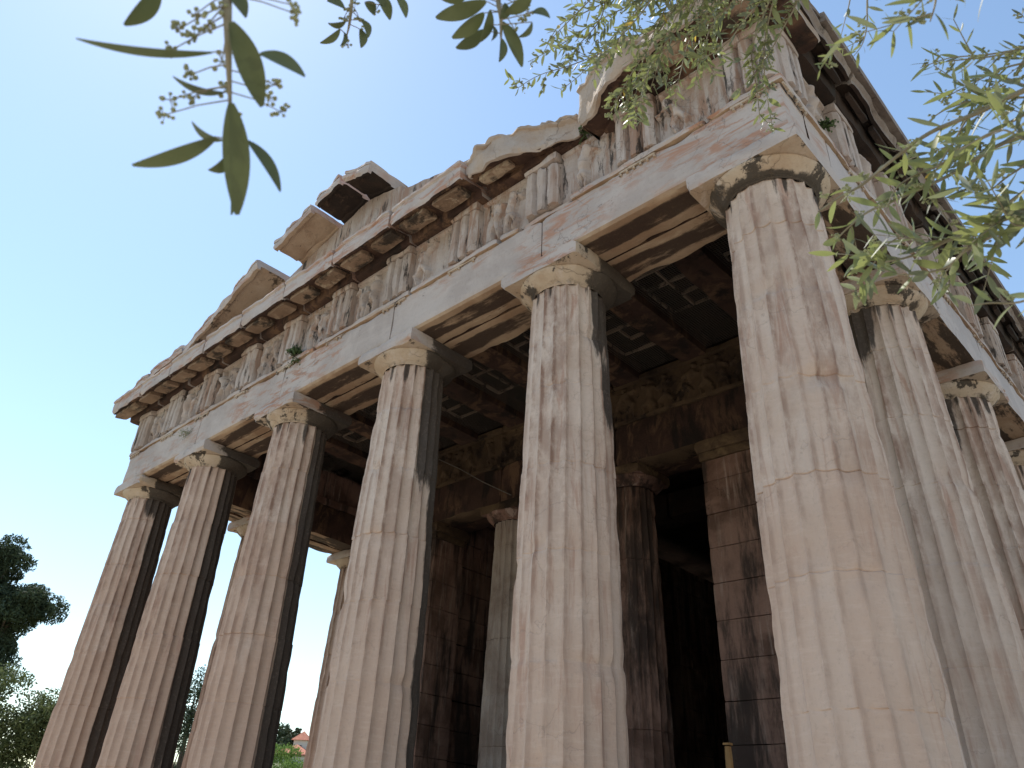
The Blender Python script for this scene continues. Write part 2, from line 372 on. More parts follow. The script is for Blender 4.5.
CAPM = lambda: [M['cap'], M['face'], M['cap']]
def place_column(x, y, seed, label=None, **k):
    csoot_shade = k.pop('csoot_shade', .3); cdir = k.pop('cdir', (.8, .6)); ring = k.pop('ring', .3); cchip = k.pop('cchip', .042)
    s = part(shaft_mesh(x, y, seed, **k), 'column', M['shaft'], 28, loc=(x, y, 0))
    if label: s['label'] = label
    part(capital_mesh(x, y, seed+50, csoot_shade, chip=cchip, dark_dir=cdir, ring=ring), 'capital', CAPM(), 35, parent=s, loc=(x, y, 5.3))
    return s
# olive branches: world-space stems (metres)
HERO_STEMS=[
 ([(2.0000,-5.3000,1.7000),(1.7313,-5.3885,0.6876),(1.7365,-5.3771,0.6397),(1.7340,-5.3669,0.6098),(1.7247,-5.3582,0.5997),(1.7155,-5.3493,0.5891),(1.6975,-5.3319,0.5658)],0.0016),
 ([(2.0000,-5.3000,1.7000),(1.5632,-5.2411,1.0798),(1.5742,-5.2287,0.9874),(1.5659,-5.2186,0.9543),(1.5552,-5.2126,0.9451)],0.0016),
 ([(2.0000,-5.3000,1.7000),(1.5967,-5.2043,1.0886),(1.6002,-5.2019,0.9951),(1.5948,-5.2038,0.9681)],0.0014),
 ([(2.0000,-5.3000,1.7000),(1.7359,-5.1689,0.9703),(1.7392,-5.1681,0.8778),(1.7380,-5.1608,0.8500),(1.7290,-5.1506,0.8404)],0.0018),
]
HERO_LEAVES=[
 [((1.7194,-5.4073,0.6301),(1.6968,-5.4120,0.6107),(-0.0042,0.0050,0.0036)),((1.7257,-5.3700,0.6033),(1.6954,-5.4288,0.5825),(-0.0062,0.0019,0.0038)),((1.7469,-5.3721,0.6084),(1.7266,-5.3343,0.5879),(0.0024,0.0043,0.0056)),((1.7332,-5.3473,0.6177),(1.7411,-5.3203,0.6161),(-0.0014,0.0008,0.0073)),((1.7216,-5.3500,0.5810),(1.6909,-5.3162,0.5368),(0.0016,0.0063,0.0037)),((1.7047,-5.3289,0.5794),(1.7001,-5.2985,0.5627),(-0.0024,0.0032,0.0064)),((1.7000,-5.3451,0.5726),(1.6699,-5.3745,0.5468),(-0.0058,0.0044,0.0018)),((1.6944,-5.3386,0.5796),(1.6910,-5.3584,0.5817),(-0.0064,0.0015,0.0035)),((1.6825,-5.3310,0.5794),(1.6734,-5.3352,0.5710),(-0.0051,0.0043,0.0034)),((1.7365,-5.3771,0.6397),(1.7345,-5.3621,0.6352),(-0.0011,0.0020,0.0072)),((1.6859,-5.3312,0.5830),(1.6670,-5.3111,0.5545),(-0.0034,0.0042,0.0052)),((1.7099,-5.3519,0.5984),(1.7000,-5.3791,0.5952),(-0.0062,0.0018,0.0038)),((1.7336,-5.3461,0.6177),(1.7313,-5.3557,0.6182),(-0.0058,0.0016,0.0045)),((1.6928,-5.3262,0.5884),(1.7021,-5.3431,0.6027),(-0.0063,-0.0000,0.0041))],
 [((1.5619,-5.2466,0.9599),(1.5689,-5.2285,0.9594),(-0.0009,0.0006,0.0074)),((1.5430,-5.2164,0.9630),(1.5215,-5.2246,0.9502),(-0.0042,0.0049,0.0039)),((1.5626,-5.2211,0.9529),(1.5497,-5.2340,0.9479),(-0.0052,0.0037,0.0040)),((1.5739,-5.2093,0.9566),(1.5677,-5.1945,0.9474),(-0.0008,0.0037,0.0065)),((1.5674,-5.2058,0.9511),(1.5571,-5.1944,0.9402),(-0.0008,0.0048,0.0057)),((1.5550,-5.2166,0.9462),(1.5443,-5.2121,0.9371),(-0.0030,0.0040,0.0056)),((1.6111,-5.1966,0.9756),(1.6056,-5.1764,0.9652),(0.0003,0.0035,0.0066)),((1.5997,-5.2114,0.9737),(1.5932,-5.1876,0.9616),(0.0016,0.0037,0.0063)),((1.5951,-5.2155,0.9721),(1.5972,-5.1975,0.9675),(0.0003,0.0018,0.0073)),((1.5863,-5.2169,0.9671),(1.5850,-5.2028,0.9616),(0.0009,0.0027,0.0069))],
 [((1.7369,-5.1797,0.8578),(1.6838,-5.1927,0.8709),(-0.0019,0.0072,-0.0007)),((1.7302,-5.1749,0.8523),(1.6986,-5.1824,0.8383),(-0.0023,0.0070,0.0015)),((1.7138,-5.1588,0.8607),(1.6870,-5.1676,0.8497),(-0.0029,0.0067,0.0017)),((1.7354,-5.1727,0.8540),(1.7145,-5.1627,0.8384),(-0.0009,0.0057,0.0048)),((1.7377,-5.1592,0.8491),(1.7308,-5.1237,0.8276),(0.0025,0.0040,0.0058)),((1.7213,-5.1437,0.8577),(1.7089,-5.1324,0.8453),(-0.0006,0.0052,0.0053)),((1.7696,-5.1555,0.8625),(1.7437,-5.1620,0.8533),(-0.0024,0.0068,0.0021)),((1.7613,-5.1457,0.8541),(1.7709,-5.1324,0.8519),(-0.0005,0.0016,0.0073)),((1.7573,-5.1410,0.8499),(1.7415,-5.1417,0.8425),(-0.0025,0.0051,0.0049)),((1.7299,-5.1638,0.8472),(1.7221,-5.1563,0.8395),(-0.0018,0.0042,0.0059)),((1.7482,-5.1671,0.8578),(1.7373,-5.1615,0.8499),(-0.0006,0.0057,0.0049)),((1.7310,-5.1940,0.8608),(1.7097,-5.2097,0.8557),(-0.0045,0.0050,0.0034))],
]
HERO_BUDS=[
 [(1.7260,-5.3862,0.6198),(1.7247,-5.3784,0.6174),(1.7163,-5.3893,0.6119),(1.7191,-5.3805,0.6130),(1.7081,-5.3865,0.6041),(1.7050,-5.3720,0.5986),(1.6916,-5.3739,0.5858),(1.6856,-5.3720,0.5792),(1.6977,-5.3657,0.5902),(1.7281,-5.3314,0.6089),(1.7215,-5.3206,0.5996),(1.7226,-5.3301,0.6037),(1.7352,-5.3784,0.6260),(1.7186,-5.3617,0.6088),(1.7040,-5.3356,0.5882),(1.7602,-5.3476,0.6385),(1.7586,-5.3432,0.6362),(1.7114,-5.3526,0.6001)],
 [(1.5663,-5.2216,0.9679),(1.5673,-5.2082,0.9643),(1.5822,-5.2010,0.9716),(1.5446,-5.2036,0.9472),(1.5732,-5.2210,0.9722),(1.5667,-5.1990,0.9608),(1.5576,-5.2218,0.9622)],
 [(1.7563,-5.1501,0.8659),(1.7476,-5.1441,0.8589),(1.7385,-5.1431,0.8540),(1.7552,-5.1446,0.8628)],
]
TWIGS=[
 ([(2.0000,-5.3000,1.7000),(1.7208,-4.3254,2.0949),(1.5504,-4.3209,2.0538),(1.3866,-4.3478,2.0175),(1.2333,-4.4037,1.9871),(1.1369,-4.4532,1.9682),(1.0765,-4.4731,1.9465)],0.0022,(0.03, 0.045),0.017,1.5,100,0.27),
 ([(2.0000,-5.3000,1.7000),(1.6672,-4.3021,2.1889),(1.4520,-4.3396,2.1562),(1.2918,-4.3896,2.1276),(1.1767,-4.4196,2.0941),(1.0880,-4.4512,2.0674)],0.0022,(0.03, 0.045),0.017,1.5,101,0.27),
 ([(2.0000,-5.3000,1.7000),(1.5906,-4.4217,2.1226),(1.4219,-4.4373,2.0820),(1.3174,-4.4677,2.0597),(1.2399,-4.4951,2.0413),(1.1787,-4.4827,2.0060)],0.0022,(0.03, 0.045),0.017,1.5,102,0.27),
 ([(2.0000,-5.3000,1.7000),(1.6651,-4.4278,2.0264),(1.5307,-4.3924,1.9712),(1.4248,-4.3679,1.9205),(1.3312,-4.3456,1.8680),(1.2576,-4.3203,1.8158)],0.0022,(0.03, 0.045),0.017,1.5,103,0.27),
 ([(2.0000,-5.3000,1.7000),(1.7173,-4.4515,1.9336),(1.5959,-4.4234,1.8882),(1.4928,-4.4015,1.8423),(1.4082,-4.3763,1.7935),(1.3509,-4.3197,1.7276)],0.0022,(0.03, 0.045),0.017,1.5,104,0.27),
 ([(2.0000,-5.3000,1.7000),(1.7024,-4.3386,2.0995),(1.5741,-4.2918,2.0419),(1.4811,-4.2642,1.9966),(1.4215,-4.2237,1.9480),(1.3629,-4.1777,1.8912)],0.0022,(0.03, 0.045),0.017,1.5,105,0.27),
 ([(2.0000,-5.3000,1.7000),(1.7358,-4.3764,2.0103),(1.6336,-4.3396,1.9661),(1.5418,-4.3269,1.9331),(1.4179,-4.3380,1.8984),(1.2944,-4.3388,1.8467)],0.0022,(0.03, 0.045),0.017,1.5,106,0.27),
 ([(2.0000,-5.3000,1.7000),(1.5692,-4.3128,2.2908),(1.3922,-4.2910,2.2287),(1.2541,-4.2917,2.1782),(1.1414,-4.2867,2.1251),(1.0768,-4.2992,2.1004)],0.0022,(0.03, 0.045),0.017,1.5,107,0.27),
 ([(2.0000,-5.3000,1.7000),(1.6654,-4.3655,2.1079),(1.5340,-4.2972,2.0343),(1.4900,-4.2340,1.9788),(1.4334,-4.1796,1.9201)],0.0022,(0.03, 0.045),0.017,1.5,108,0.27),
 ([(2.0000,-5.3000,1.7000),(1.8286,-4.4348,1.8238),(1.7266,-4.3982,1.7820),(1.6713,-4.3867,1.7615),(1.6145,-4.3759,1.7387),(1.5570,-4.3858,1.7279)],0.0022,(0.03, 0.045),0.017,1.5,109,0.27),
 ([(2.0000,-5.3000,1.7000),(1.8130,-4.4454,1.8283),(1.7430,-4.3872,1.7779),(1.6872,-4.3369,1.7297),(1.6516,-4.2828,1.6786),(1.6237,-4.2152,1.6132)],0.0022,(0.03, 0.045),0.017,1.5,110,0.27),
 ([(2.0000,-5.3000,1.7000),(1.8595,-4.4141,1.8145),(1.7762,-4.3558,1.7622),(1.7337,-4.3356,1.7393),(1.6694,-4.3098,1.7047),(1.5989,-4.2973,1.6748)],0.0022,(0.03, 0.045),0.017,1.5,111,0.27),
 ([(2.0000,-5.3000,1.7000),(1.8286,-4.4348,1.8238),(1.7305,-4.3858,1.7744),(1.6562,-4.3378,1.7225),(1.6287,-4.2781,1.6684),(1.6069,-4.2348,1.6252)],0.0022,(0.03, 0.045),0.017,1.5,112,0.27),
 ([(2.0000,-5.3000,1.7000),(1.5396,-4.5249,2.0475),(1.3925,-4.5261,2.0001),(1.3168,-4.5287,1.9714),(1.2399,-4.5329,1.9391)],0.0022,(0.03, 0.045),0.017,1.5,113,0.27),
 ([(2.0000,-5.3000,1.7000),(1.4964,-4.4962,2.1362),(1.3866,-4.4738,2.0892),(1.3249,-4.4356,2.0451),(1.2382,-4.4308,2.0052),(1.1967,-4.4087,1.9726)],0.0022,(0.03, 0.045),0.017,1.5,114,0.27),
 ([(2.0000,-5.3000,1.7000),(1.6325,-4.5149,1.9507),(1.5353,-4.4913,1.9108),(1.4683,-4.4764,1.8801),(1.3851,-4.4742,1.8470),(1.3282,-4.4860,1.8295)],0.0022,(0.03, 0.045),0.017,1.5,115,0.27),
 ([(2.0000,-5.3000,1.7000),(1.6835,-4.4763,1.9410),(1.5782,-4.4365,1.8913),(1.5156,-4.4175,1.8603),(1.4572,-4.3838,1.8178),(1.4070,-4.3550,1.7781)],0.0022,(0.03, 0.045),0.017,1.5,116,0.27),
 ([(2.0000,-5.3000,1.7000),(1.7508,-4.4274,1.9256),(1.6527,-4.3718,1.8700),(1.5979,-4.3681,1.8533),(1.5502,-4.3378,1.8184),(1.5436,-4.2892,1.7811)],0.0022,(0.03, 0.045),0.017,1.5,117,0.27),
 ([(2.0000,-5.3000,1.7000),(1.5936,-4.4822,2.0397),(1.4855,-4.4505,1.9913),(1.3938,-4.4280,1.9459),(1.3055,-4.4146,1.9011)],0.0022,(0.03, 0.045),0.017,1.5,118,0.27),
 ([(2.0000,-5.3000,1.7000),(1.6295,-4.4546,2.0334),(1.5320,-4.4145,1.9848),(1.4510,-4.3831,1.9396),(1.3775,-4.3452,1.8874),(1.3028,-4.3085,1.8293)],0.0022,(0.03, 0.045),0.017,1.5,119,0.27),
 ([(2.0000,-5.3000,1.7000),(1.9818,-4.7008,1.2936),(1.9414,-4.6583,1.2588),(1.9246,-4.6316,1.2358),(1.9084,-4.6165,1.2211),(1.8903,-4.6109,1.2136)],0.0014,(0.018, 0.03),0.014,0.5,21,0.16),
 ([(2.0000,-5.3000,1.7000),(1.9546,-4.6571,1.3832),(1.9095,-4.6049,1.3407),(1.8921,-4.5887,1.3258),(1.8672,-4.5660,1.3036)],0.0012,(0.02, 0.03),0.030,0.6,22,0.16),
 ([(3.9000,-6.1000,1.6000),(2.0472,-4.9043,0.9492),(2.0297,-4.8823,0.9317),(2.0194,-4.8680,0.9196),(2.0102,-4.8594,0.9117)],0.0016,(0.03, 0.045),0.018,1.2,23,0.16),
 ([(3.9000,-6.1000,1.6000),(2.1398,-4.5891,1.0655),(2.0862,-4.6004,1.0808),(2.0461,-4.6056,1.0868),(2.0075,-4.6185,1.0982),(1.9925,-4.6237,1.1023)],0.0018,(0.018, 0.028),0.014,0.7,24,0.16),
 ([(3.9000,-6.1000,1.6000),(2.1573,-4.3651,1.2647),(2.0813,-4.3874,1.2925),(2.0280,-4.4028,1.3078),(1.9860,-4.4189,1.3215),(1.9444,-4.4266,1.3254)],0.0018,(0.035, 0.055),0.028,1.5,25,0.16),
 ([(4.0000,-6.2000,0.9000),(2.1513,-4.6022,1.0049),(2.0585,-4.6055,1.0149),(2.0050,-4.6060,1.0141),(1.9493,-4.6108,1.0140),(1.8965,-4.6073,1.0015),(1.8567,-4.6039,0.9887),(1.8276,-4.6064,0.9834),(1.7964,-4.6074,0.9746)],0.0032,(0.035, 0.055),0.034,0.5,26,0.20),
 ([(4.0000,-6.2000,0.9000),(2.1524,-4.5137,1.0564),(2.0522,-4.5000,1.0470),(1.9931,-4.4989,1.0437),(1.9406,-4.4958,1.0346),(1.8755,-4.5008,1.0287),(1.8323,-4.5061,1.0244),(1.8042,-4.5050,1.0147),(1.7837,-4.5026,1.0050)],0.0030,(0.035, 0.055),0.030,0.7,27,0.20),
 ([(4.0000,-6.2000,0.9000),(2.1071,-4.5654,0.8865),(2.0207,-4.5619,0.8834),(1.9691,-4.5638,0.8815),(1.9259,-4.5676,0.8797),(1.8823,-4.5716,0.8753),(1.8527,-4.5788,0.8766)],0.0030,(0.035, 0.055),0.026,0.5,28,0.20),
 ([(4.0000,-6.2000,0.9000),(2.1361,-4.4382,1.0465),(2.0269,-4.4195,1.0270),(1.9720,-4.4106,1.0118),(1.9331,-4.4013,0.9943),(1.8975,-4.3895,0.9713),(1.8574,-4.3835,0.9530)],0.0024,(0.035, 0.055),0.034,0.9,29,0.20),
 ([(4.0000,-6.2000,0.9000),(2.1773,-4.4269,1.1816),(2.0836,-4.4431,1.2064),(2.0441,-4.4512,1.2151),(2.0051,-4.4525,1.2155),(1.9707,-4.4531,1.2139)],0.0020,(0.02, 0.035),0.026,2.0,30,0.16),
 ([(4.0000,-6.2000,0.9000),(2.1688,-4.4100,1.1643),(2.0669,-4.4122,1.1740),(2.0077,-4.4333,1.1957),(1.9570,-4.4420,1.2012),(1.9258,-4.4388,1.1944)],0.0020,(0.03, 0.045),0.030,2.0,31,0.16),
 ([(4.0000,-6.2000,0.9000),(2.0624,-4.6722,0.6886),(2.0133,-4.6794,0.6992),(1.9801,-4.6808,0.6976),(1.9575,-4.6869,0.7035),(1.9396,-4.6908,0.7059)],0.0016,(0.028, 0.04),0.024,0.2,32,0.24),
 ([(4.0000,-6.2000,0.9000),(2.1028,-4.6026,0.8530),(2.0343,-4.5914,0.8394),(1.9939,-4.5969,0.8446),(1.9953,-4.6147,0.8686)],0.0020,(0.035, 0.055),0.026,0.7,33,0.20),
 ([(4.0000,-6.2000,0.9000),(2.1402,-4.4457,1.0553),(2.0504,-4.4391,1.0521),(1.9992,-4.4336,1.0437),(1.9661,-4.4315,1.0381),(1.9753,-4.4672,1.0820)],0.0020,(0.035, 0.055),0.030,1.5,34,0.16),
 ([(4.0000,-6.2000,0.9000),(2.1472,-4.7307,0.9223),(2.0891,-4.6943,0.8883),(2.0429,-4.6817,0.8747),(2.0199,-4.6980,0.8929),(1.9807,-4.6984,0.8903)],0.0020,(0.035, 0.055),0.030,1.5,35,0.16),
 ([(4.0000,-6.2000,0.9000),(2.1557,-4.5655,1.0386),(2.0580,-4.5673,1.0473),(1.9983,-4.5714,1.0500),(1.9663,-4.5582,1.0328),(1.9314,-4.5424,1.0104),(1.9125,-4.5333,0.9966)],0.0020,(0.035, 0.055),0.026,1.0,36,0.16),
 ([(4.0000,-6.2000,0.9000),(2.1520,-4.5582,1.0311),(2.0146,-4.5496,1.0269),(1.9397,-4.5455,1.0153),(1.9095,-4.5490,1.0143),(1.8812,-4.5470,1.0063),(1.8580,-4.5332,0.9845)],0.0020,(0.035, 0.055),0.026,1.0,37,0.20),
 ([(4.0000,-6.2000,0.9000),(2.1071,-4.5654,0.8865),(2.0017,-4.5643,0.8855),(1.9374,-4.5673,0.8814),(1.8998,-4.5735,0.8822),(1.8848,-4.5877,0.8973),(1.8531,-4.5886,0.8897)],0.0020,(0.035, 0.055),0.024,0.4,38,0.22),
 ([(4.0000,-6.2000,0.9000),(2.0944,-4.5445,0.8583),(2.0054,-4.5541,0.8717),(1.9412,-4.5559,0.8664),(1.9091,-4.5521,0.8546),(1.8670,-4.5626,0.8586),(1.8450,-4.5772,0.8720)],0.0020,(0.035, 0.055),0.024,0.4,39,0.22),
]
# ---------------------------------------------------------------- steps
for i, (z0, z1, g) in enumerate([(-.36, 0, .57), (-.71, -.364, .93), (-1.41, -.714, 1.30)]):
    mb = MB()
    x0, x1, y0, y1 = XS[-1]-g, g, -g, YS[-1]+g
    n = 9
    for k in range(n):                                   # front courses, block by block
        a = x0+(x1-x0)*k/n; b = x0+(x1-x0)*(k+1)/n-.006
        box(mb, (a, y0, z0), (b, y0+1.2, z1), step=.12, chip=.03, rough=.008, seed=i*20+k)
    n = 20
    for k in range(n):
        a = y0+1.206+(y1-y0-1.206)*k/n; b = y0+1.206+(y1-y0-1.206)*(k+1)/n-.006
        box(mb, (x1-1.2, a, z0), (x1, b, z1), step=.25, chip=.03, seed=i*50+k)
        box(mb, (x0, a, z0), (x0+1.2, b, z1), step=.25, chip=.03, seed=i*70+k)
    bx(mb, (x0+1.206, y0+1.206, z0), (x1-1.206, y1, z1-.004))
    part(mb, 'step', M['step'], 35)
# ---------------------------------------------------------------- columns
# soot runs and column-side shade, both put into the colour: (dot from, dot to, z from, z to, strength)
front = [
 dict(seed=1, soot_shade_v=[(.9, 1., 4.9, 5.4, .7)], worn=.6, patina=(.5, .0), csoot_shade=.5, cdir=(-.95, -.1), ring=.62, step=.045, chipk=1.7, seg=8, cchip=.012, joints=[1.02, 1.83, 2.52, 3.3, 4.1, 4.82],
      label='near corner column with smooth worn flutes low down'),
 dict(seed=2, soot_shade_v=[(.55, .78, 4.0, 5.1, .95), (.8, .95, 3., 4., .6)], worn=.6, patina=(.5, .02), csoot_shade=.75, step=.05, chipk=1.5, seg=8, joints=[.75, 1.5, 2.42, 3.25, 4.1, 4.7]),
 dict(seed=3, soot_shade_v=[(.50, .72, 2.9, 4.6, 1.), (.88, 1., 0, 1.2, .9)], worn=.6, patina=(.5, .12), csoot_shade=.8, chipk=1.5, step=.05, seg=8, joints=[.6, 1.55, 2.35, 3.1, 3.9, 4.7]),
 dict(seed=4, soot_shade_v=[(.80, .93, -.5, 1.5, 1.)], worn=.25, patina=(.8, .42), csoot_shade=.75, chipk=.8),
 dict(seed=5, soot_shade_v=[(.76, .90, -.5, 2.2, 1.)], worn=.2, patina=(.8, .55), csoot_shade=.8, chipk=.7),
 dict(seed=6, soot_shade_v=[(.72, .90, -2.5, 1.0, 1.), (.1, .6, 4.6, 5.3, .8)], worn=.1, patina=(.8, .62), csoot_shade=.85, chipk=.7),
]
FC = []
for x, k in zip(XS, front): FC.append(place_column(x, 0, **k))
rs = [dict(seed=12, soot_shade_v=[(.55, .9, 4.2, 5.3, .85)], soot_shade_dir=(-.45, -.9), worn=.7, patina=(.35, .05), csoot_shade=.3, step=.055, label=None),
      dict(seed=13, soot_shade_v=[(.5, .9, 3.6, 5.3, .9)], soot_shade_dir=(-.6, -.8), worn=.4, patina=(.3, .08), csoot_shade=.3),
      dict(seed=14, soot_shade_v=[(.6, .9, 3.8, 5.3, .8)], soot_shade_dir=(-.6, -.8), worn=.3, patina=(.3, .1), csoot_shade=.3)]
RC = []
for i, k in enumerate(rs): RC.append(place_column(0, YS[i+1], **k))
ls = [dict(seed=22, soot_shade_v=[(.25, .6, 2.2, 4., .9)], worn=.3, patina=(.6, .5), csoot_shade=.5),
      dict(seed=23, soot_shade_v=[(.45, .8, .5, 3., .9)], worn=.3, patina=(.5, .4), csoot_shade=.6, chipk=1.6)]
LC = []
for i, k in enumerate(ls): LC.append(place_column(XS[-1], YS[i+1], **k))
def copy_part(o, loc):
    c = o.copy(); scn.collection.objects.link(c); c.location = loc
    for ch in o.children:
        d = ch.copy(); scn.collection.objects.link(d); d.parent = c; d.matrix_parent_inverse = ch.matrix_parent_inverse.copy()
    return c
far = [(0, y) for y in YS[4:]] + [(XS[-1], y) for y in YS[3:]] + [(x, YS[-1]) for x in XS[1:5]]
for i, (x, y) in enumerate(far): copy_part(RC[2] if x == 0 else LC[0], (x, y, 0))
# ---------------------------------------------------------------- architrave
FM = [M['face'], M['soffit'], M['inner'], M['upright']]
def arch_profile(): return [(-HW, ZT+.035), (-HW+.022, ZT), (-.012, ZT), (-.012, ZA-.075), (-HW, ZA-.075)]
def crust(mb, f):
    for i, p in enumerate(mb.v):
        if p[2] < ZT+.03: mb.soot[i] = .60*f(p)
for i in range(5):
    a, b = XS[i+1], XS[i]
    if i == 0: b = HW
    if i == 4: a = XL
    mb = MB()
    extrude(mb, arch_profile(), [1, 1, 2, 0, 0], (a+.003, 0, 0), (1, 0, 0), (0, 1, 0), (0, 0, 1), b-a-.006, .05, .02, .004, seed=i+3, fine=.05)
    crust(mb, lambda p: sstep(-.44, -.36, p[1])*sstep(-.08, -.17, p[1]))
    part(mb, 'architrave_block', FM, 35)
    mb = MB()
    extrude(mb, [(.012, ZT+.004), (HW, ZT+.004), (HW, ZA), (.012, ZA)], [1, 2, 2, 2], (a+.003, 0, 0), (1, 0, 0), (0, 1, 0), (0, 0, 1), b-a-.006, .05, .03, .006, seed=i+30, fine=.05)
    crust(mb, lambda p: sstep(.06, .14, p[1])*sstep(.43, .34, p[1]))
    part(mb, 'architrave_backer', FM, 35)
# flanks
SM = [M['faceside'], M['soffit_y'], M['inner'], M['upright']]
for side, xo in ((1, 0), (-1, XS[-1])):
    for i in range(12):
        a, b = YS[i], YS[i+1]
        if i == 0: a = HW+.004
        if i == 11: b += HW
        st = .08 if i < 4 else .3
        mb = MB()
        lo, hi = (.012, HW) if side == 1 else (-HW, -.012)
        box(mb, (xo+lo, a+.003, ZT), (xo+hi, b-.003, ZA-.075), step=st, chip=.02, rough=.004, seed=i+60, mats6=(1, 2, 0, 0, 0 if side < 0 else 2, 0 if side > 0 else 2))
        part(mb, 'architrave_block', SM, 35)
        mb = MB()
        lo, hi = (-HW, -.012) if side == 1 else (.012, HW)
        box(mb, (xo+lo, a+.003, ZT+.008), (xo+hi, b-.003, ZA), step=st, chip=.03, rough=.006, seed=i+80, mats6=(1, 2, 2, 2, 2, 2))
        part(mb, 'architrave_backer', SM, 35)
# rear architrave (plain) closes the colonnade
mb = MB(); box(mb, (XL+1, YS[-1]-HW, ZT), (XR-1, YS[-1]+HW, ZF), step=.5); part(mb, 'rear_architrave', FM, 35)
# taenia: broken lengths of fillet; regulae with pegs hang below
TRX = []
cs = [HW-.255] + [XS[1], XS[2], XS[3], XS[4]] + [XL+.255]
for i in range(5): TRX += [cs[i], (cs[i]+cs[i+1])/2]
TRX.append(cs[5])
TM = [M['face'], M['soffit'], M['rosy'] if 'rosy' in M else M['cap']]
gaps = [(-2.92, -2.42), (-1.83, -1.45)]
runs = [(XL-.03, -9.0), (-8.95, -6.9), (-6.86, -4.72), (-4.68, -3.1), (-3.05, -2.75), (-1.98, -.30), (-.28, HW+.03)]
for k, (a, b) in enumerate(runs):
    mb = MB(); box(mb, (a, -HW-.034, ZA-.073), (b, -HW+.1, ZA), step=.045, chip=.028, rough=.006, seed=200+k, mats6=(1, 0, 0, 0, 0, 0))
    part(mb, 'taenia', TM, 35)
mb = MB(); box(mb, (-2.745, -HW-.002, ZA-.078), (-1.985, -HW+.1, ZA-.012), step=.05, chip=.05, seed=222, mats6=(1, 0, 0, 0, 0, 0)); part(mb, 'taenia', TM, 35)
for k in range(9):
    a = -HW+.002+k*3.4-(.034 if k == 0 else 0); b = min(a+3.38, YS[-1])
    mb = MB(); box(mb, (HW-.1, a, ZA-.073), (HW+.034, b, ZA), step=.05 if k < 3 else .3, chip=.02, rough=.005, seed=240+k, mats6=(1, 0, 0, 0, 0, 0)); part(mb, 'taenia', TM, 35)
def regula(c, side, seed, keep=6):
    mb = MB(); rnd = random.Random(seed)
    if side == 'f':
        box(mb, (c-.25, -HW-.030, ZA-.112), (c+.25, -HW-.001, ZA-.075), step=.04, chip=.018, rough=.003, seed=seed)
    else:
        box(mb, (HW+.001, c-.25, ZA-.112), (HW+.030, c+.25, ZA-.075), step=.04, chip=.018, rough=.003, seed=seed)
    for g in range(6):
        if rnd.random() > keep/6: continue
        t = c-.21+.084*g
        if side == 'f': tube(mb, [(t, -HW-.016, ZA-.111), (t, -HW-.016, ZA-.14)], .013, .017, 8)
        else: tube(mb, [(HW+.016, t, ZA-.111), (HW+.016, t, ZA-.14)], .013, .017, 8)
    part(mb, 'regula', [M['cap']], 35)
for i, c in enumerate(TRX):
    if i in (2,): continue
    regula(c, 'f', 300+i, 5 if i in (1, 3, 8, 9, 10, 0) else 3)
TRY = [-HW+.255]; cy = [-HW+.255]+YS[1:12]+[YS[-1]+HW-.255]
TRY = []
for i in range(12): TRY += [cy[i], (cy[i]+cy[i+1])/2]
TRY.append(cy[12])
for i, c in enumerate(TRY[:9]): regula(c, 's', 330+i, 5)
# ---------------------------------------------------------------- frieze
YF = -HW+.0                                              # triglyph plane
def triglyph(c, side, seed, w=.51, broken=0.):
    """three shanks between V grooves under a plain band"""
    mb = MB(); h = w/2; s = w/6; d = .070
    pr = [(-h, 0), (-h, -d*.35), (-h+s*.5, -d), (-h+s*1.5, -d), (-s, .012), (-s*.55, -d), (s*.55, -d), (s, .012), (h-s*1.5, -d), (h-s*.5, -d), (h, -d*.35), (h, 0)]
    pr = [(a, b) for a, b in pr]+[(h, .12), (-h, .12)]
    rnd = random.Random(seed)
    top = ZF-.11
    def wp(p, t, a, b):
        return p
    if side == 'f': o, A, B = (c, YF, ZA+.004), (1, 0, 0), (0, 1, 0)
    else: o, A, B = (-YF, c, ZA+.004), (0, 1, 0), (-1, 0, 0)
    extrude(mb, pr if side == 'f' else pr[::-1], [0]*14, o, (0, 0, 1), A, B, top-ZA-.004, .06, .006+broken, .003, seed, freq=4., fine=.06)
    if side == 'f': box(mb, (c-h, YF-d-.008, top+.002), (c+h, YF+.12, ZF), step=.06, chip=.012+broken, seed=seed+1)
    else: box(mb, (-YF-.12, c-h, top+.002), (-YF+d+.008, c+h, ZF), step=.06, chip=.012+broken, seed=seed+1)
    return part(mb, 'triglyph', [M['upright']], 30)
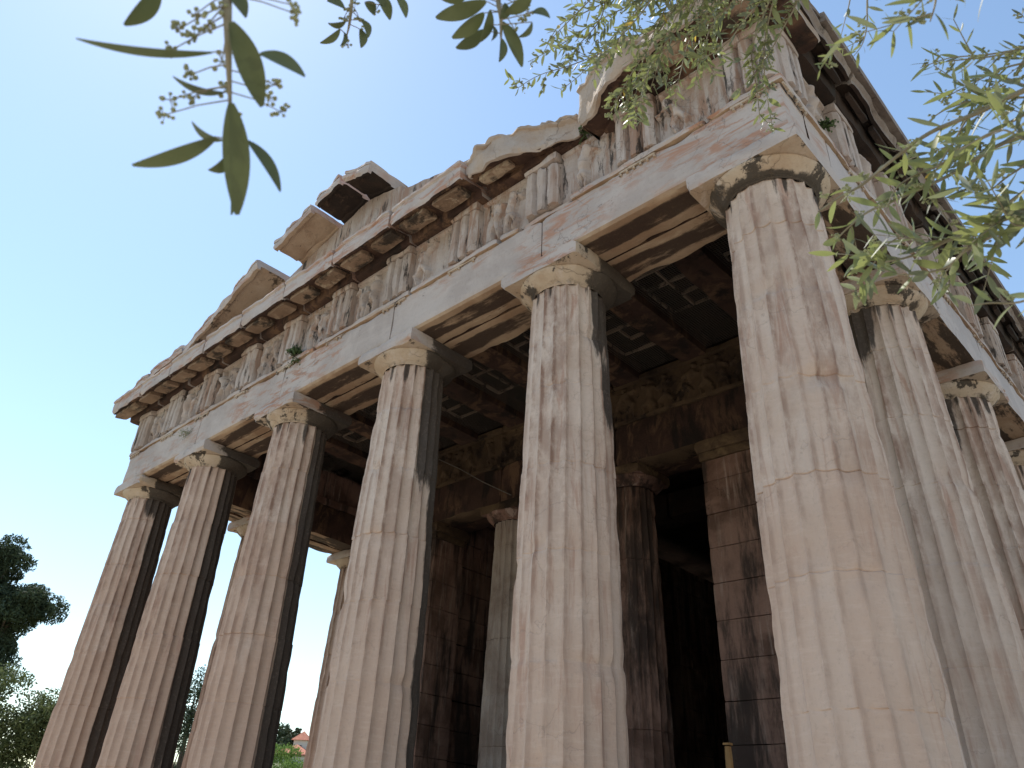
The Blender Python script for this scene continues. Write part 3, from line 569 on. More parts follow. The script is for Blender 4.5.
def metope(a, b, side, seed, relief=True):
    """marble slab; a worn group of carved figures stands out of it"""
    rnd = random.Random(seed); mb = MB(); W_ = b-a; H_ = ZF-ZA-.01; nx, ny = 42, 40
    caps = []
    if relief:
        for f in range(1 if seed in (430, 431, 433, 490, 491) else 2):
            bx_ = W_*(.33+.36*f)+rnd.uniform(-.06, .06); lean = rnd.uniform(-.14, .14); hh = rnd.uniform(.58, .66)
            hip = (bx_, .34); sh = (bx_+lean, hh-.07+.0)
            caps += [(hip, sh, .062, .075, .095)]
            if rnd.random() < .5: caps += [((sh[0]+lean*.3, sh[1]+.10), (sh[0]+lean*.35, sh[1]+.13), .045, .045, .085)]
            for sgn in (-1, 1):
                kx = bx_+sgn*rnd.uniform(.03, .12); fx = kx+rnd.uniform(-.05, .06)
                caps += [(hip, (kx, .19), .05, .036, .08), ((kx, .19), (fx, .03), .036, .026, .07)]
            for sgn in (-1, 1):
                if rnd.random() < .7:
                    ex = sh[0]+sgn*rnd.uniform(.06, .14); ey = sh[1]-rnd.uniform(-.08, .12)
                    caps += [(sh, (ex, ey), .034, .026, .07)]
                    if rnd.random() < .6: caps += [((ex, ey), (ex+sgn*rnd.uniform(0, .1), ey+rnd.uniform(-.1, .1)), .026, .02, .06)]
    base = len(mb.v)
    for j in range(ny+1):
        for i in range(nx+1):
            u, v = W_*i/nx, H_*j/ny; h = 0.
            for (p, q, r0, r1, hh) in caps:
                dx, dy = q[0]-p[0], q[1]-p[1]; L2 = dx*dx+dy*dy or 1e-6
                t = min(1, max(0, ((u-p[0])*dx+(v-p[1])*dy)/L2)); r = r0+(r1-r0)*t
                r *= 1+.2*nz(u, v, seed, 14.)
                d = math.hypot(u-p[0]-dx*t, v-p[1]-dy*t)
                if d < r: h = max(h, hh*(1-(d/r)**2.6)**.5)
            if h > 0: h *= 1+.5*nz(u, v, seed*1.7, 9.)
            h += .012*nz(u, v, seed, 5.)+.004*nz(u, v, seed, 25.)
            if j > ny-3: h = max(h, .03)
            h = max(h, -.02)
            if side == 'f': mb.v.append((a+u, YF+.06-h*1.1, ZA+.005+v))
            else: mb.v.append((-YF-.06+h*1.1, a+u, ZA+.005+v))
            if h < .012 and caps: mb.soot[len(mb.v)-1] = .27  # recessed ground darkened, relief shade put into the colour
            elif v > H_*.8: mb.soot[len(mb.v)-1] = .2
    for j in range(ny):
        for i in range(nx):
            q = (base+j*(nx+1)+i, base+j*(nx+1)+i+1, base+(j+1)*(nx+1)+i+1, base+(j+1)*(nx+1)+i)
            mb.f.append(q if side == 'f' else q); mb.m.append(0)
    if side == 'f': bx(mb, (a, YF+.10, ZA+.004), (b, YF+.2, ZF))
    else: bx(mb, (-YF-.2, a, ZA+.004), (-YF-.10, b, ZF))
    return part(mb, 'metope', [M['upright']], 50)
for i, c in enumerate(TRX):
    triglyph(c, 'f', 400+i, broken=.014 if i in (2, 4, 6, 7) else .003)
    if i < len(TRX)-1: metope(TRX[i+1]+.257, c-.257, 'f', 430+i)
tr0 = None
for i, c in enumerate(TRY):
    if i == 0: c = -HW+.255+.056
    if i < 10: t_ = triglyph(c, 's', 460+i, w=.51 if i else .40)
    if i < len(TRY)-1:
        a, b = (TRY[i]+.257, TRY[i+1]-.257)
        if i < 8: metope(a, b, 's', 490+i, relief=i < 2)
        else:
            mb = MB(); box(mb, (HW-.2, a, ZA+.004), (HW-.045, b, ZF), step=.3, seed=i); part(mb, 'metope', [M['upright']], 35)
    if i >= 10:
        mb = MB(); box(mb, (HW-.12, c-.25, ZA+.004), (HW+.05, c+.25, ZF), step=.3, seed=i); part(mb, 'triglyph', [M['upright']], 35)
# frieze backers
mb = MB()
for i in range(5): box(mb, (XS[i+1]-(.1 if i == 4 else 0)+.004, -HW+.205, ZA+.004), (XS[i]-.004, HW-.05, ZF), step=.12, chip=.03, seed=520+i)
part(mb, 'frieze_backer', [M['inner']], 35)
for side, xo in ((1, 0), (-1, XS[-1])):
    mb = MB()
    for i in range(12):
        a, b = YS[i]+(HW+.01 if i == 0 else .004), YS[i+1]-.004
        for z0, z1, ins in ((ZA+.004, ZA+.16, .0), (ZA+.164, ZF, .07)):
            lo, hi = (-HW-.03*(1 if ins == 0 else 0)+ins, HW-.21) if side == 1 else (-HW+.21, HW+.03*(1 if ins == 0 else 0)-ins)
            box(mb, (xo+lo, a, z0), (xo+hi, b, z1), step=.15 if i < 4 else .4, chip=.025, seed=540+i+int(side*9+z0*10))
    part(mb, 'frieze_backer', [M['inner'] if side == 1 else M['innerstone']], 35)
mb = MB()
for i in range(12): box(mb, (XL-.04, YS[i]-(HW if i == 0 else 0)+.003, ZA-.07), (XL+.2, YS[i+1]-.003, ZF), step=.3, seed=570+i)
part(mb, 'left_flank_frieze', [M['upright']], 35)
# ---------------------------------------------------------------- cornice
GM = [M['face'], M['inner'], M['rock'], M['upright']]
SL = .26; APX = -6.34; ZG = 7.48
def geison_prof(out=.98, th=.0): # (y,z) from the wall outwards; labels: 1 = soffit, 0 = corona face
    return [(.10, ZF+.004), (-HW-.10, ZF+.004), (-HW-.12, ZF+.075), (-HW-.13, ZF+.10), (-out+.05, ZF+.045), (-out+.045, ZF+.02), (-out+.005, ZF+.02), (-out, ZF+.26), (-out-.03, ZF+.275), (-out-.03, ZG), (.10, ZG)]
GEM = [1, 1, 1, 1, 1, 1, 0, 0, 0, 0, 0]  # dark soffit stone carries the shade of the slots between mutules
gblocks = [(-13.62, -12.35), (-12.34, -11.1), (-11.09, -9.85), (-9.84, -8.6), (-8.59, -7.32), (-7.31, -6.05), (-6.04, -4.75), (-4.74, -3.34)]
def mutule(c, y0, y1, zi, zo, seed, parent, side='f'):
    mb = MB()
    if side == 'f':
        extrude(mb, [(y0, zo-.02), (y1, zi-.02), (y1, zi+.06), (y0, zo+.06)][::-1], [0]*4, (c-.25, 0, 0), (1, 0, 0), (0, 1, 0), (0, 0, 1), .5, .06, .014, .005, seed)
    else:
        extrude(mb, [(-y0, zo-.02), (-y1, zi-.02), (-y1, zi+.06), (-y0, zo+.06)], [0]*4, (0, c-.25, 0), (0, 1, 0), (1, 0, 0), (0, 0, 1), .5, .06, .014, .005, seed)
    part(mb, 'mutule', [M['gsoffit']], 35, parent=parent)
allc = sorted(TRX+[(TRX[i]+TRX[i+1])/2 for i in range(len(TRX)-1)])
allc = [XL-.22]+allc
for k, (a, b) in enumerate(gblocks):
    mb = MB()
    dz = random.Random(k+7).uniform(-.012, .012)
    extrude(mb, geison_prof(), GEM, (a, 0, dz), (1, 0, 0), (0, 1, 0), (0, 0, 1), b-a-.006, .05, .022, .006, seed=600+k, freq=3.4, cap_mat=0, fine=.06)
    g = part(mb, 'cornice_block', GM, 32)
    for c in allc:
        if a+.02 < c < b+.02: mutule(c, -.90, -HW-.16, ZF+.045+dz, ZF+.0+dz, 620+int(c*10), g)
# two broken blocks on the near side
def warp1(p, t, a, b):
    if a < -.55:
        rec = .05+.38*sstep(.15, 1., t)+.10*nz(p.x, p.y, p.z, 3.1, 4)
        p = p+Vector((0, rec*min(1, (-a-.5)/.48), 0))
    if b > ZF+.2: p = p+Vector((0, 0, .12*sstep(0, .3, t)-.10*sstep(.6, 1, t)+.07*nz(p.x, p.y, 0, 1.9, 8)+.012*nz(p.x, p.y, 0, 6.5, 8)+.02*nz(p.x, p.y, 0, 14, 8)))
    return p
mb = MB(); extrude(mb, geison_prof(1.0), [1, 1, 1, 1, 1, 2, 2, 2, 2, 2, 2], (-3.33, 0, 0), (1, 0, 0), (0, 1, 0), (0, 0, 1), 1.55, .04, .05, .028, freq=5., seed=650, cap_mat=2, warp=warp1, fine=.06)
g = part(mb, 'cornice_block', GM, 32); g['label'] = 'broken cornice block with rough rounded front'
mutule(-2.95, -.80, -HW-.16, ZF+.045, ZF+.01, 651, g)
def warp2(p, t, a, b):
    k = 1-sstep(0, .28, t)
    if a < -.55:
        rec = .22*k+.06*nz(p.x, p.y, p.z, 3.1, 14)
        p = p+Vector((0, rec, 0))
        if b < ZF+.2: p = p+Vector((0, 0, -.16*k))
    if b > ZF+.2: p = p+Vector((0, 0, .13*(1-sstep(.25, .6, t))+.03*nz(p.x, p.y, 0, 5.5, 18)+.02*nz(p.x, p.y, 0, 14, 8)))
    return p
mb = MB(); extrude(mb, geison_prof(.99), [1, 1, 1, 1, 1, 2, 2, 2, 2, 2, 2], (-1.66, 0, 0), (1, 0, 0), (0, 1, 0), (0, 0, 1), 1.66+.76, .04, .05, .028, freq=5., seed=660, cap_mat=2, warp=warp2, fine=.06)
g = part(mb, 'cornice_block', GM, 32); g['label'] = 'heavy broken corner cornice block'
for c in (-.42, .22): mutule(c, -.88, -HW-.16, ZF+.045, ZF+.0, 661+int(c*10), g)
# flank cornice, dark underside
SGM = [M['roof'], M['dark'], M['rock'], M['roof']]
gp = [(-a, b if b > ZF+.27 or a > -.6 else (b+.15 if b < ZF+.2 else b-.02)) for a, b in geison_prof(.78)]
y = -.39; k = 0; yend = YS[-1]+.8
while y < yend:
    ln = min(1.28, yend-y)
    mb = MB(); extrude(mb, gp[::-1], [0, 0, 0, 0, 1, 1, 1, 1, 1, 1, 0], (0, y, random.Random(k).uniform(-.01, .01)), (0, 1, 0), (1, 0, 0), (0, 0, 1), ln-.006, .05 if y < 7 else .3, .022, .006, seed=680+k, fine=.06 if y < 7 else .2)
    g = part(mb, 'cornice_block', SGM, 32)
    if y < 9:
        for c in (y+.32, y+.96): mutule(c, -.70, -HW-.16, ZF+.10, ZF+.11, 700+k*3, g, 's')
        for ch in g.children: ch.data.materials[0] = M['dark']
    if y > 2 and y < 6.5 and False: pass
    y += 1.28; k += 1
mb = MB(); box(mb, (XS[-1]-.92, -.37, ZF+.02), (XL+.3, yend, ZG), step=.4, seed=777, mats6=(1, 0, 0, 0, 0, 0)); part(mb, 'cornice_block', SGM, 32)
mb = MB(); box(mb, (XL+.31, -.05, ZF+.006), (XR-.4, HW, ZG-.01), step=.4, seed=778); part(mb, 'cornice_backer', [M['inner']], 32)
mb = MB(); box(mb, (-3.3, -HW+.05, ZF+.004), (-.9, -.06, ZG-.01), step=.1, chip=.05, rough=.02, seed=779); part(mb, 'cornice_backer', [M['rock']], 32)
# ---------------------------------------------------------------- pediment
mb = MB(); rnd = random.Random(5)
def tymp_top(x, o=-.27): return ZG+(6.94-abs(x-APX))*SL+o
xa = -12.6; jn = 0
cuts = [-12.6, -11.3, -10.0, -8.75, -7.6, -6.4, -5.42, -4.35, -3.2, -1.8, -.3]
for k in range(len(cuts)-1):
    a, b = cuts[k]+.003, cuts[k+1]-.003; n = 8
    zo = rnd.uniform(-.03, .03) + (-.32 if a > -3.3 else 0) + (-.05 if a > -5.5 else 0)
    base = len(mb.v)
    for i in range(n+1):
        x = a+(b-a)*i/n; zt = max(ZG+.06, tymp_top(x)+zo+.03*nz(x, 0, 0, 5)); m_ = 6
        for j in range(m_+1):
            z = ZG+.004+(zt-ZG-.004)*j/m_
            mb.v.append((x, -.40+.006*nz(x, 0, z, 4), z)); mb.v.append((x, -.08, z))
    st = 2*(m_+1)
    for i in range(n):
        for j in range(m_):
            p0 = base+i*st+2*j; mb.f.append((p0, p0+st, p0+st+2, p0+2)); mb.m.append(0)
            mb.f.append((p0+1, p0+3, p0+st+3, p0+st+1)); mb.m.append(0)
        p0 = base+i*st+2*m_; mb.f.append((p0, p0+st, p0+st+1, p0+1)); mb.m.append(0)
    for e in (0, n):
        for j in range(m_):
            p0 = base+e*st+2*j; mb.f.append((p0, p0+2, p0+3, p0+1)); mb.m.append(0)
part(mb, 'tympanum', [M['upright']], 30)
# raking cornice pieces: profile (y, n) along the slope
def rake(a, b, y0, y1, th, off, seed, side=-1, lift=0., sof=1, label=None, mats=None, rough=.012):
    """block between x=a..b on one slope; outer edge runs y0 -> y1; th = thickness"""
    ang = math.atan(SL)*(1 if side < 0 else -1)
    Ld = Vector((math.cos(ang), 0, math.sin(ang))); Bn = Vector((-math.sin(ang), 0, math.cos(ang)))
    z0 = tymp_top(a, off)+lift
    prof = [(-.10, .03), (-.42, .03), (-.44, .05), (-.91, .06), (-.915, 0), (-.98, 0), (-.985, th-.05), (-1.0, th-.055), (-1.0, th), (-.10, th)]
    def wp(p, t, yy, nn):
        out = y0+(y1-y0)*t
        f = max(0, (-yy-.42)/.56); return p+Vector((0, (out+.98)*f, 0))
    mb = MB(); ln = (b-a)/math.cos(ang)
    extrude(mb, prof, [1, 1, 1, 1, 1, 0, 0, 0, 0, 0], (a, 0, z0), Ld, (0, 1, 0), Bn, ln, .05, .04, rough, seed, cap_mat=0, warp=wp, fine=.06)
    g = part(mb, 'raking_cornice_block', mats or [M['face'], M['rsof'] if sof else M['dark']], 32)
    if label: g['label'] = label
M['rsof'] = stone_mat('ochre_raking_soffit_marble', (.42, .325, .23), (.34, .245, .165), (.50, .42, .32), c_mul=(1, 1, 1), s_rng=(.56, .62), s_mul=(1.2, 1.2, 1.2), s_scale=1.1, dark=(.04, .028, .02), bump=.5)
rake(-13.35, -12.25, -.98, -.96, .14, -.27, 801, lift=.10)
rake(-12.24, -11.2, -.93, -.86, .18, -.30, 802, lift=.10)
rake(-11.19, -8.52, -.82, -1.0, .2, -.30, 803, label='long tan raking cornice slab with a broken oblique edge')
rake(-8.10, -7.06, -.98, -.98, .20, -.27, 804)
rake(-6.98, -6.34, -.98, -.98, .21, -.24, 805, sof=0)
rake(-6.34, -5.66, -.98, -.90, .21, -.24, 806, side=1, sof=0, rough=.02)
# rear slabs of the raking cornice behind the wall, then the roof
mb = MB(); Y1 = YS[-1]+.6
for a, b, sg in ((-13.45, APX, -1), (APX, .86, 1)):
    for k in range(24):
        ya = .12+k*(Y1-.12)/24; yb = .12+(k+1)*(Y1-.12)/24-.01
        za = ZG+(.0 if sg < 0 else 1.75); zb = ZG+(1.75 if sg < 0 else .0); th = .14
        base = len(mb.v)
        for (x, z) in ((a, za), (b, zb)):
            for y in (ya, yb):
                for t in (0, th): mb.v.append((x, y, z+t+.006))
        for f in ((0, 1, 3, 2), (4, 6, 7, 5), (0, 4, 5, 1), (2, 3, 7, 6), (0, 2, 6, 4), (1, 5, 7, 3)): mb.f.append(tuple(base+i for i in f)); mb.m.append(0)
part(mb, 'roof', [M['roof']])
# gutter edge tiles along the near flank, each a little out of line
mb = MB(); y = -.9; k = 0
while y < Y1:
    dz = .02*nz(y, 0, 0, 2.); bx_ = .02*nz(y, 5, 0, 3.)
    box(mb, (.50, y, ZG+.012+dz), (.80+bx_, y+.63, ZG+.075+dz), step=.08 if y < 7 else .4, chip=.04, rough=.012, seed=900+k)
    box(mb, (.52, y+.03, ZG+.085+dz), (.82+bx_, y+.60, ZG+.15+dz+.02*nz(y, 9, 0, 5)), step=.08 if y < 7 else .4, chip=.05, rough=.014, seed=930+k)
    y += .64; k += 1
part(mb, 'gutter_tiles', [M['roof']], 35)
# ---------------------------------------------------------------- porch
PY = 4.45; PC = 4.88
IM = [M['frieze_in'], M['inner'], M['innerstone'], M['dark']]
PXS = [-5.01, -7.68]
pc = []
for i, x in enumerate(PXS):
    s = part(shaft_mesh(x, PC, 40+i, [(-.2, .6, -1, 0, .45 if i == 0 else .1)], r0=.46, r1=.37, worn=.2, patina=(.5, .3), soot_shade_dir=(.9, -.3)), 'column', [M['innerstone'] if i == 0 else M['innerpale']], 28, loc=(x, PC, 0))
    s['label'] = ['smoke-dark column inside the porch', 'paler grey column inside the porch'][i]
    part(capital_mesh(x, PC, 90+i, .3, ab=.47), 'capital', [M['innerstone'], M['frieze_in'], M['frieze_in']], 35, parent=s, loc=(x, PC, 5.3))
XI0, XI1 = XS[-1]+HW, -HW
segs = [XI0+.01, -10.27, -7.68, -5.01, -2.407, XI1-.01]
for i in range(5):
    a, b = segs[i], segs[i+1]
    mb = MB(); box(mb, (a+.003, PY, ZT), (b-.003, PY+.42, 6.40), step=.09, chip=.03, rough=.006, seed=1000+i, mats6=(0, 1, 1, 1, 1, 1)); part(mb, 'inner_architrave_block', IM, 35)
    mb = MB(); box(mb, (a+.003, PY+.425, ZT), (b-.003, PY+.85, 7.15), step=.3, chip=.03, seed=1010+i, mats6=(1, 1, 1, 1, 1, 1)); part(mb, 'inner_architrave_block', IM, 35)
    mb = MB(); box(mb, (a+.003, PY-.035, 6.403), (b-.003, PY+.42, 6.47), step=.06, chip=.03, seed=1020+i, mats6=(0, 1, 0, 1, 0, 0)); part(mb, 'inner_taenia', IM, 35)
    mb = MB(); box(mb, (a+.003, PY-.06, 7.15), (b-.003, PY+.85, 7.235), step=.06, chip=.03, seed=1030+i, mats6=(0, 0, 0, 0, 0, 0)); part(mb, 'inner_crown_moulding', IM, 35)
# carved continuous frieze, damaged figures in a row
def frieze_slab(a, b, seed):
    rnd = random.Random(seed); mb = MB(); W_ = b-a; H_ = .68; nx, ny = int(W_/.022), 32; caps = []; u = .18
    while u < W_-.1:
        lean = rnd.uniform(-.16, .16); hip = (u, .28); sh = (u+lean, .50); caps.append((hip, sh, .06, .07, .075))
        if rnd.random() < .6: caps.append(((sh[0]+lean*.3, .60), (sh[0]+lean*.3, .61), .045, .045, .07))
        for sg in (-1, 1):
            kx = u+sg*rnd.uniform(.02, .14); caps.append((hip, (kx, .16), .05, .035, .06)); caps.append(((kx, .16), (kx+rnd.uniform(-.08, .05), .02), .035, .028, .055))
            if rnd.random() < .7: caps.append((sh, (sh[0]+sg*rnd.uniform(.08, .2), sh[1]+rnd.uniform(-.15, .1)), .035, .025, .06))
        u += rnd.uniform(.3, .48)
    for j in range(ny+1):
        for i in range(nx+1):
            u, v = W_*i/nx, H_*j/ny; h = 0.
            for (p, q, r0, r1, hh) in caps:
                if abs(u-p[0]) > .4: continue
                dx, dy = q[0]-p[0], q[1]-p[1]; t = min(1, max(0, ((u-p[0])*dx+(v-p[1])*dy)/(dx*dx+dy*dy or 1e-6))); r = (r0+(r1-r0)*t)*(1+.4*nz(u, v, seed, 12.))
                d = math.hypot(u-p[0]-dx*t, v-p[1]-dy*t)
                if d < r: h = max(h, hh*(1-(d/r)**2.4)**.5)
            h = h*(1+.5*nz(u, v, seed*1.7, 8.))+.010*nz(u, v, seed, 6.)
            mb.v.append((a+u, PY+.05-h, 6.471+v))
            mb.soot[len(mb.v)-1] = .22 if h < .015 else 0  # ground between figures darkened, recess shade put into the colour
    for j in range(ny):
        for i in range(nx): q = j*(nx+1)+i; mb.f.append((q, q+1, q+nx+2, q+nx+1)); mb.m.append(0)
    bx(mb, (a, PY+.08, 6.471), (b, PY+.42, 7.149))
    part(mb, 'carved_frieze_slab', [M['frieze_in']], 50)
fz = [XI0+.01, -10.9, -9.55, -8.2, -6.85, -5.5, -4.15, -2.8, -1.6, XI1-.01]
for i in range(len(fz)-1): frieze_slab(fz[i]+.003, fz[i+1]-.003, 1100+i)
# antae and walls: coursed blocks
def coursed(mb, x0, x1, y0, y1, z0, z1, seed, ch=.505, bl=1.2, chip=.02, step=.12, rows=None):
    z = z0; r = 0; alongx = (x1-x0) > (y1-y0)
    while z < z1-.05:
        h = min(ch if r else ch*1.9, z1-z); s0, s1 = (x0, x1) if alongx else (y0, y1)
        L_ = s1-s0; n = max(1, round(L_/bl)); off = (L_/n/2 if (r % 2 and n > 1) else 0); e = [s0]+[s0+off+L_/n*i for i in range(0 if off else 1, n+(0 if not off else 1)) if s0 < s0+off+L_/n*i < s1]+[s1]
        for a, b in zip(e[:-1], e[1:]):
            ins = .001+.002*random.Random(seed+r*31+int(a*10)).random()
            if alongx: box(mb, (a+.003, y0+ins, z+.003), (b-.0015, y1-ins, z+h-.0015), step=step, chip=chip, seed=seed+r*3+a)
            else: box(mb, (x0+ins, a+.003, z+.003), (x1-ins, b-.0015, z+h-.0015), step=step, chip=chip, seed=seed+r*3+a)
        z += h; r += 1
for sx, (ax0, ax1), (wx0, wx1) in ((1, (-3.44, -2.45), (-3.14, -2.5)), (-1, (-10.28, -9.43), (-10.22, -9.56))):
    mb = MB(); coursed(mb, ax0, ax1, PY+.02, PY+.80, 0, 5.34, 1200+sx, bl=3, chip=.004, step=.09)
    an = part(mb, 'wall_end_pier', [M['innerstone']], 35)
    mb = MB(); box(mb, (ax0-.02, PY-.01, 5.345), (ax1+.02, PY+.84, 5.47), step=.06, chip=.02, seed=1210+sx)
    box(mb, (ax0-.06, PY-.05, 5.473), (ax1+.06, PY+.88, ZT-.004), step=.06, chip=.03, seed=1212+sx)
    part(mb, 'pier_capital', [M['frieze_in']], 35, parent=an)
    mb = MB(); coursed(mb, wx0, wx1, PY+.806, 26.6, 0, ZF, 1230+sx, bl=1.25, chip=.012, step=.6)
    part(mb, 'cella_wall', [M['innerstone']], 35)
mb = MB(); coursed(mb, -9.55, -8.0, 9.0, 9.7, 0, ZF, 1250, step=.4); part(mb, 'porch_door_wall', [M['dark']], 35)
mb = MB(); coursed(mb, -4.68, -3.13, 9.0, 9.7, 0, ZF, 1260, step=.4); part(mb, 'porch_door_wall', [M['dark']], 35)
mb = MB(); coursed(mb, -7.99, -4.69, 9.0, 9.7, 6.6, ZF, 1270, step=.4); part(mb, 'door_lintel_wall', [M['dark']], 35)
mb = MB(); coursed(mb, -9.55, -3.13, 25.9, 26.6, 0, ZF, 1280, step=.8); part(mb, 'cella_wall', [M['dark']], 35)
# ---------------------------------------------------------------- ceiling
ZB = 7.245
BX = [-.74-1.31*i for i in range(10)]
for i, x in enumerate(BX):
    if x < XI0+.3: continue
    mb = MB(); box(mb, (x-.24, .40, ZB-.09), (x+.24, PY+.2, ZB+.30), step=.08, chip=.03, rough=.006, seed=1300+i, mats6=(0, 0, 0, 0, 0, 0)); part(mb, 'ceiling_beam', [M['cbeam'] if 'cbeam' in M else M['inner']], 35)
def coffer(x0, x1, y0, y1, seed, rows, broken=.25):
    """stone grid of square openings, some bars lost, dark slab above"""
    mb = MB(); rnd = random.Random(seed); nxc = 2; w_ = (x1-x0)/nxc; n = rows; l_ = (y1-y0)/n; b = .014
    for i in range(nxc+1):
        for j in range(n):
            if 0 < i < nxc and rnd.random() < broken: continue
            x = x0+w_*i; box(mb, (x-b, y0+l_*j+b+.002, ZB+.13), (x+b, y0+l_*(j+1)-b-.002, ZB+.20), step=.06, chip=.012, seed=seed+i*9+j)
    for j in range(n+1):
        for i in range(nxc):
            if 0 < j < n and rnd.random() < broken: continue
            y = y0+l_*j; box(mb, (x0+w_*i-b, y-b, ZB+.131), (x0+w_*(i+1)+b, y+b, ZB+.201), step=.06, chip=.012, seed=seed+50+i*9+j)
    part(mb, 'coffer_grid', [M['coffer']], 35)
for i in range(len(BX)-1):
    a, b = BX[i+1]+.24, BX[i]-.24
    if a < XI0: continue
    y = .50; r = random.Random(50+i)
    for k in range(2):
        n = r.choice([3, 4]); ln = n*.36
        y0 = y+r.uniform(0, .25)
        coffer(a+.04, b-.04, y0, y0+ln, 1400+i*10+k, n, r.uniform(.1, .4))
        y = y0+ln+.35
mb = MB(); bx(mb, (XI0, .38, ZB+.56), (XI1, YS[-1], ZB+.70)); part(mb, 'ceiling_slab', [M['dark']])
# side aisles: plain beams across from wall to flank
for side, (xa, xb) in ((1, (-2.46, -.42)), (-1, (XS[-1]+.42, -10.22))):
    for k in range(16):
        y = 5.9+k*1.35; mb = MB(); box(mb, (xa, y-.22, ZF+.01), (xb, y+.22, ZB+.3), step=.3, chip=.02, seed=1500+k+side); part(mb, 'ceiling_beam', [M['inner']], 35)
# bird netting under the open bays and a slack stay cable
for i in range(len(BX)-1):
    a, b = BX[i+1]+.245, BX[i]-.245
    if a < XI0: continue
    mb = MB(); z = ZB+.05
    n = int((b-a)/.04); m_ = int((PY-.55)/.04)
    for k in range(n+1):
        x = a+(b-a)*k/n; bx(mb, (x-.0018, .48, z), (x+.0018, PY-.03, z+.003))
    for k in range(m_+1):
        y = .48+(PY-.51)*k/m_; bx(mb, (a, y-.0018, z+.0035), (b, y+.0018, z+.0065))
    part(mb, 'bird_netting', [M['wire']])
mb = MB(); tube(mb, [(-9.45, 4.36, 7.0), (-8.8, 4.37, 6.62), (-8.1, 4.38, 6.16), (-7.35, 4.40, 5.72)], .012, .012, 6); part(mb, 'stay_cable', [M['wire']])
# ---------------------------------------------------------------- ground
def hills(x, y):
    d = math.hypot(x+100, y-60)
    h = 9.3*math.exp(-(d/42)**2)
    return h
mb = MB(); xs = sorted(set([-1500, -700, -400, -250]+list(range(-200, -39, 8))+[-30, -20, -10, 0, 10, 30, 80, 200, 500, 1500])); ys = sorted(set([-1500, -600, -200, -80, -30, -10, 0, 10, 20]+list(range(28, 150, 8))+[180, 300, 600, 1500]))
for x in xs:
    for y in ys: mb.v.append((x, y, GROUND+hills(x, y)+(.04*nz(x, y, 0, .5) if abs(x) < 20 and abs(y) < 20 else 0)))
for i in range(len(xs)-1):
    for j in range(len(ys)-1):
        q = i*len(ys)+j; mb.f.append((q, q+len(ys), q+len(ys)+1, q+1)); mb.m.append(1 if (xs[i] < -20 or ys[j] > 45) else 0)
tag(mb.build('ground', [M['ground'], M['hill']]), kind='structure')
# ---------------------------------------------------------------- trees
def leaves(name, centres, size, mat, seed, parent, aspect=2.0, flat=0.):
    """centres: list of (pos, radius vec, count); thin two-quad leaves scattered through clumps"""
    rg = np.random.RandomState(seed); V = []
    for (c, r, n) in centres:
        d = rg.normal(size=(n, 3)); d /= np.linalg.norm(d, axis=1)[:, None]
        rad = rg.uniform(.15, 1, size=(n, 1))**.45
        V.append(np.array(c)+d*rad*np.array(r))
    P = np.concatenate(V); n = len(P)
    a = rg.normal(size=(n, 3)); a /= np.linalg.norm(a, axis=1)[:, None]
    b = np.cross(a, rg.normal(size=(n, 3))); b /= np.linalg.norm(b, axis=1)[:, None]
    s = size*rg.uniform(.6, 1.4, size=(n, 1)); a = a*s*.5; b = b*s*.5/aspect
    q = np.stack([P-a, P+b, P+a, P-b], 1).reshape(-1, 3)
    me = bpy.data.meshes.new(name); me.vertices.add(len(q)); me.vertices.foreach_set('co', q.ravel())
    me.loops.add(4*n); me.loops.foreach_set('vertex_index', np.arange(4*n)); me.polygons.add(n)
    me.polygons.foreach_set('loop_start', np.arange(0, 4*n, 4)); me.polygons.foreach_set('loop_total', np.full(n, 4))
    me.materials.append(mat); me.update(calc_edges=True)
    o = bpy.data.objects.new(name, me); scn.collection.objects.link(o); o.parent = parent
    return o
def clumps(c, R_, n, seed, r=.35, cnt=200, zs=1.):
    rnd = random.Random(seed); out = []
    for _ in range(n):
        while True:
            d = Vector((rnd.uniform(-1, 1), rnd.uniform(-1, 1), rnd.uniform(-1, 1)))
            if d.length < 1: break
        rr = r*rnd.uniform(.6, 1.3); out.append(((c[0]+d.x*R_[0], c[1]+d.y*R_[1], c[2]+d.z*R_[2]), (rr*1.2, rr*1.2, rr*.75*zs), cnt))
    return out
def tree(name, x, y, z0, lobes, leafsize, mat, label, cat, seed, trunk_r=.25, cl=(.5, 220), aspect=2., group=None):
    """lobes: (centre offset, radii, number of clumps)"""
    e = empty(name, (x, y, z0)); tag(e, label, cat, group)
    mb = MB(); top = max(l[0][2]+l[1][2]*.5 for l in lobes)
    tube(mb, [(0, 0, -.3), (.1, .05, top*.3), (-.05, .1, top*.6), (.05, 0, top*.95)], trunk_r, trunk_r*.25, 10, wob=.3)
    for l in lobes:
        c = Vector(l[0]); b = Vector((0, 0, min(max(c.z*.5, .3), top*.8))); tube(mb, [b, b.lerp(c, .5)+Vector((0, 0, .15)), c], trunk_r*.45, trunk_r*.1, 7, wob=.3)
        rnd = random.Random(seed+int(c.x*10))
        for _ in range(5):
            q = c+Vector((rnd.uniform(-1, 1)*l[1][0], rnd.uniform(-1, 1)*l[1][1], rnd.uniform(-.6, 1)*l[1][2]))*.85
            tube(mb, [b.lerp(c, .7), c.lerp(q, .6)+Vector((0, 0, .05)), q], trunk_r*.18, trunk_r*.04, 5)
    t = mb.build('trunk', [M['bark']], e)
    cs_ = []
    for k, l in enumerate(lobes): cs_ += clumps(l[0], l[1], l[2], seed+k, cl[0], cl[1])
    leaves('crown', cs_, leafsize, mat, seed, e, aspect)
    return e
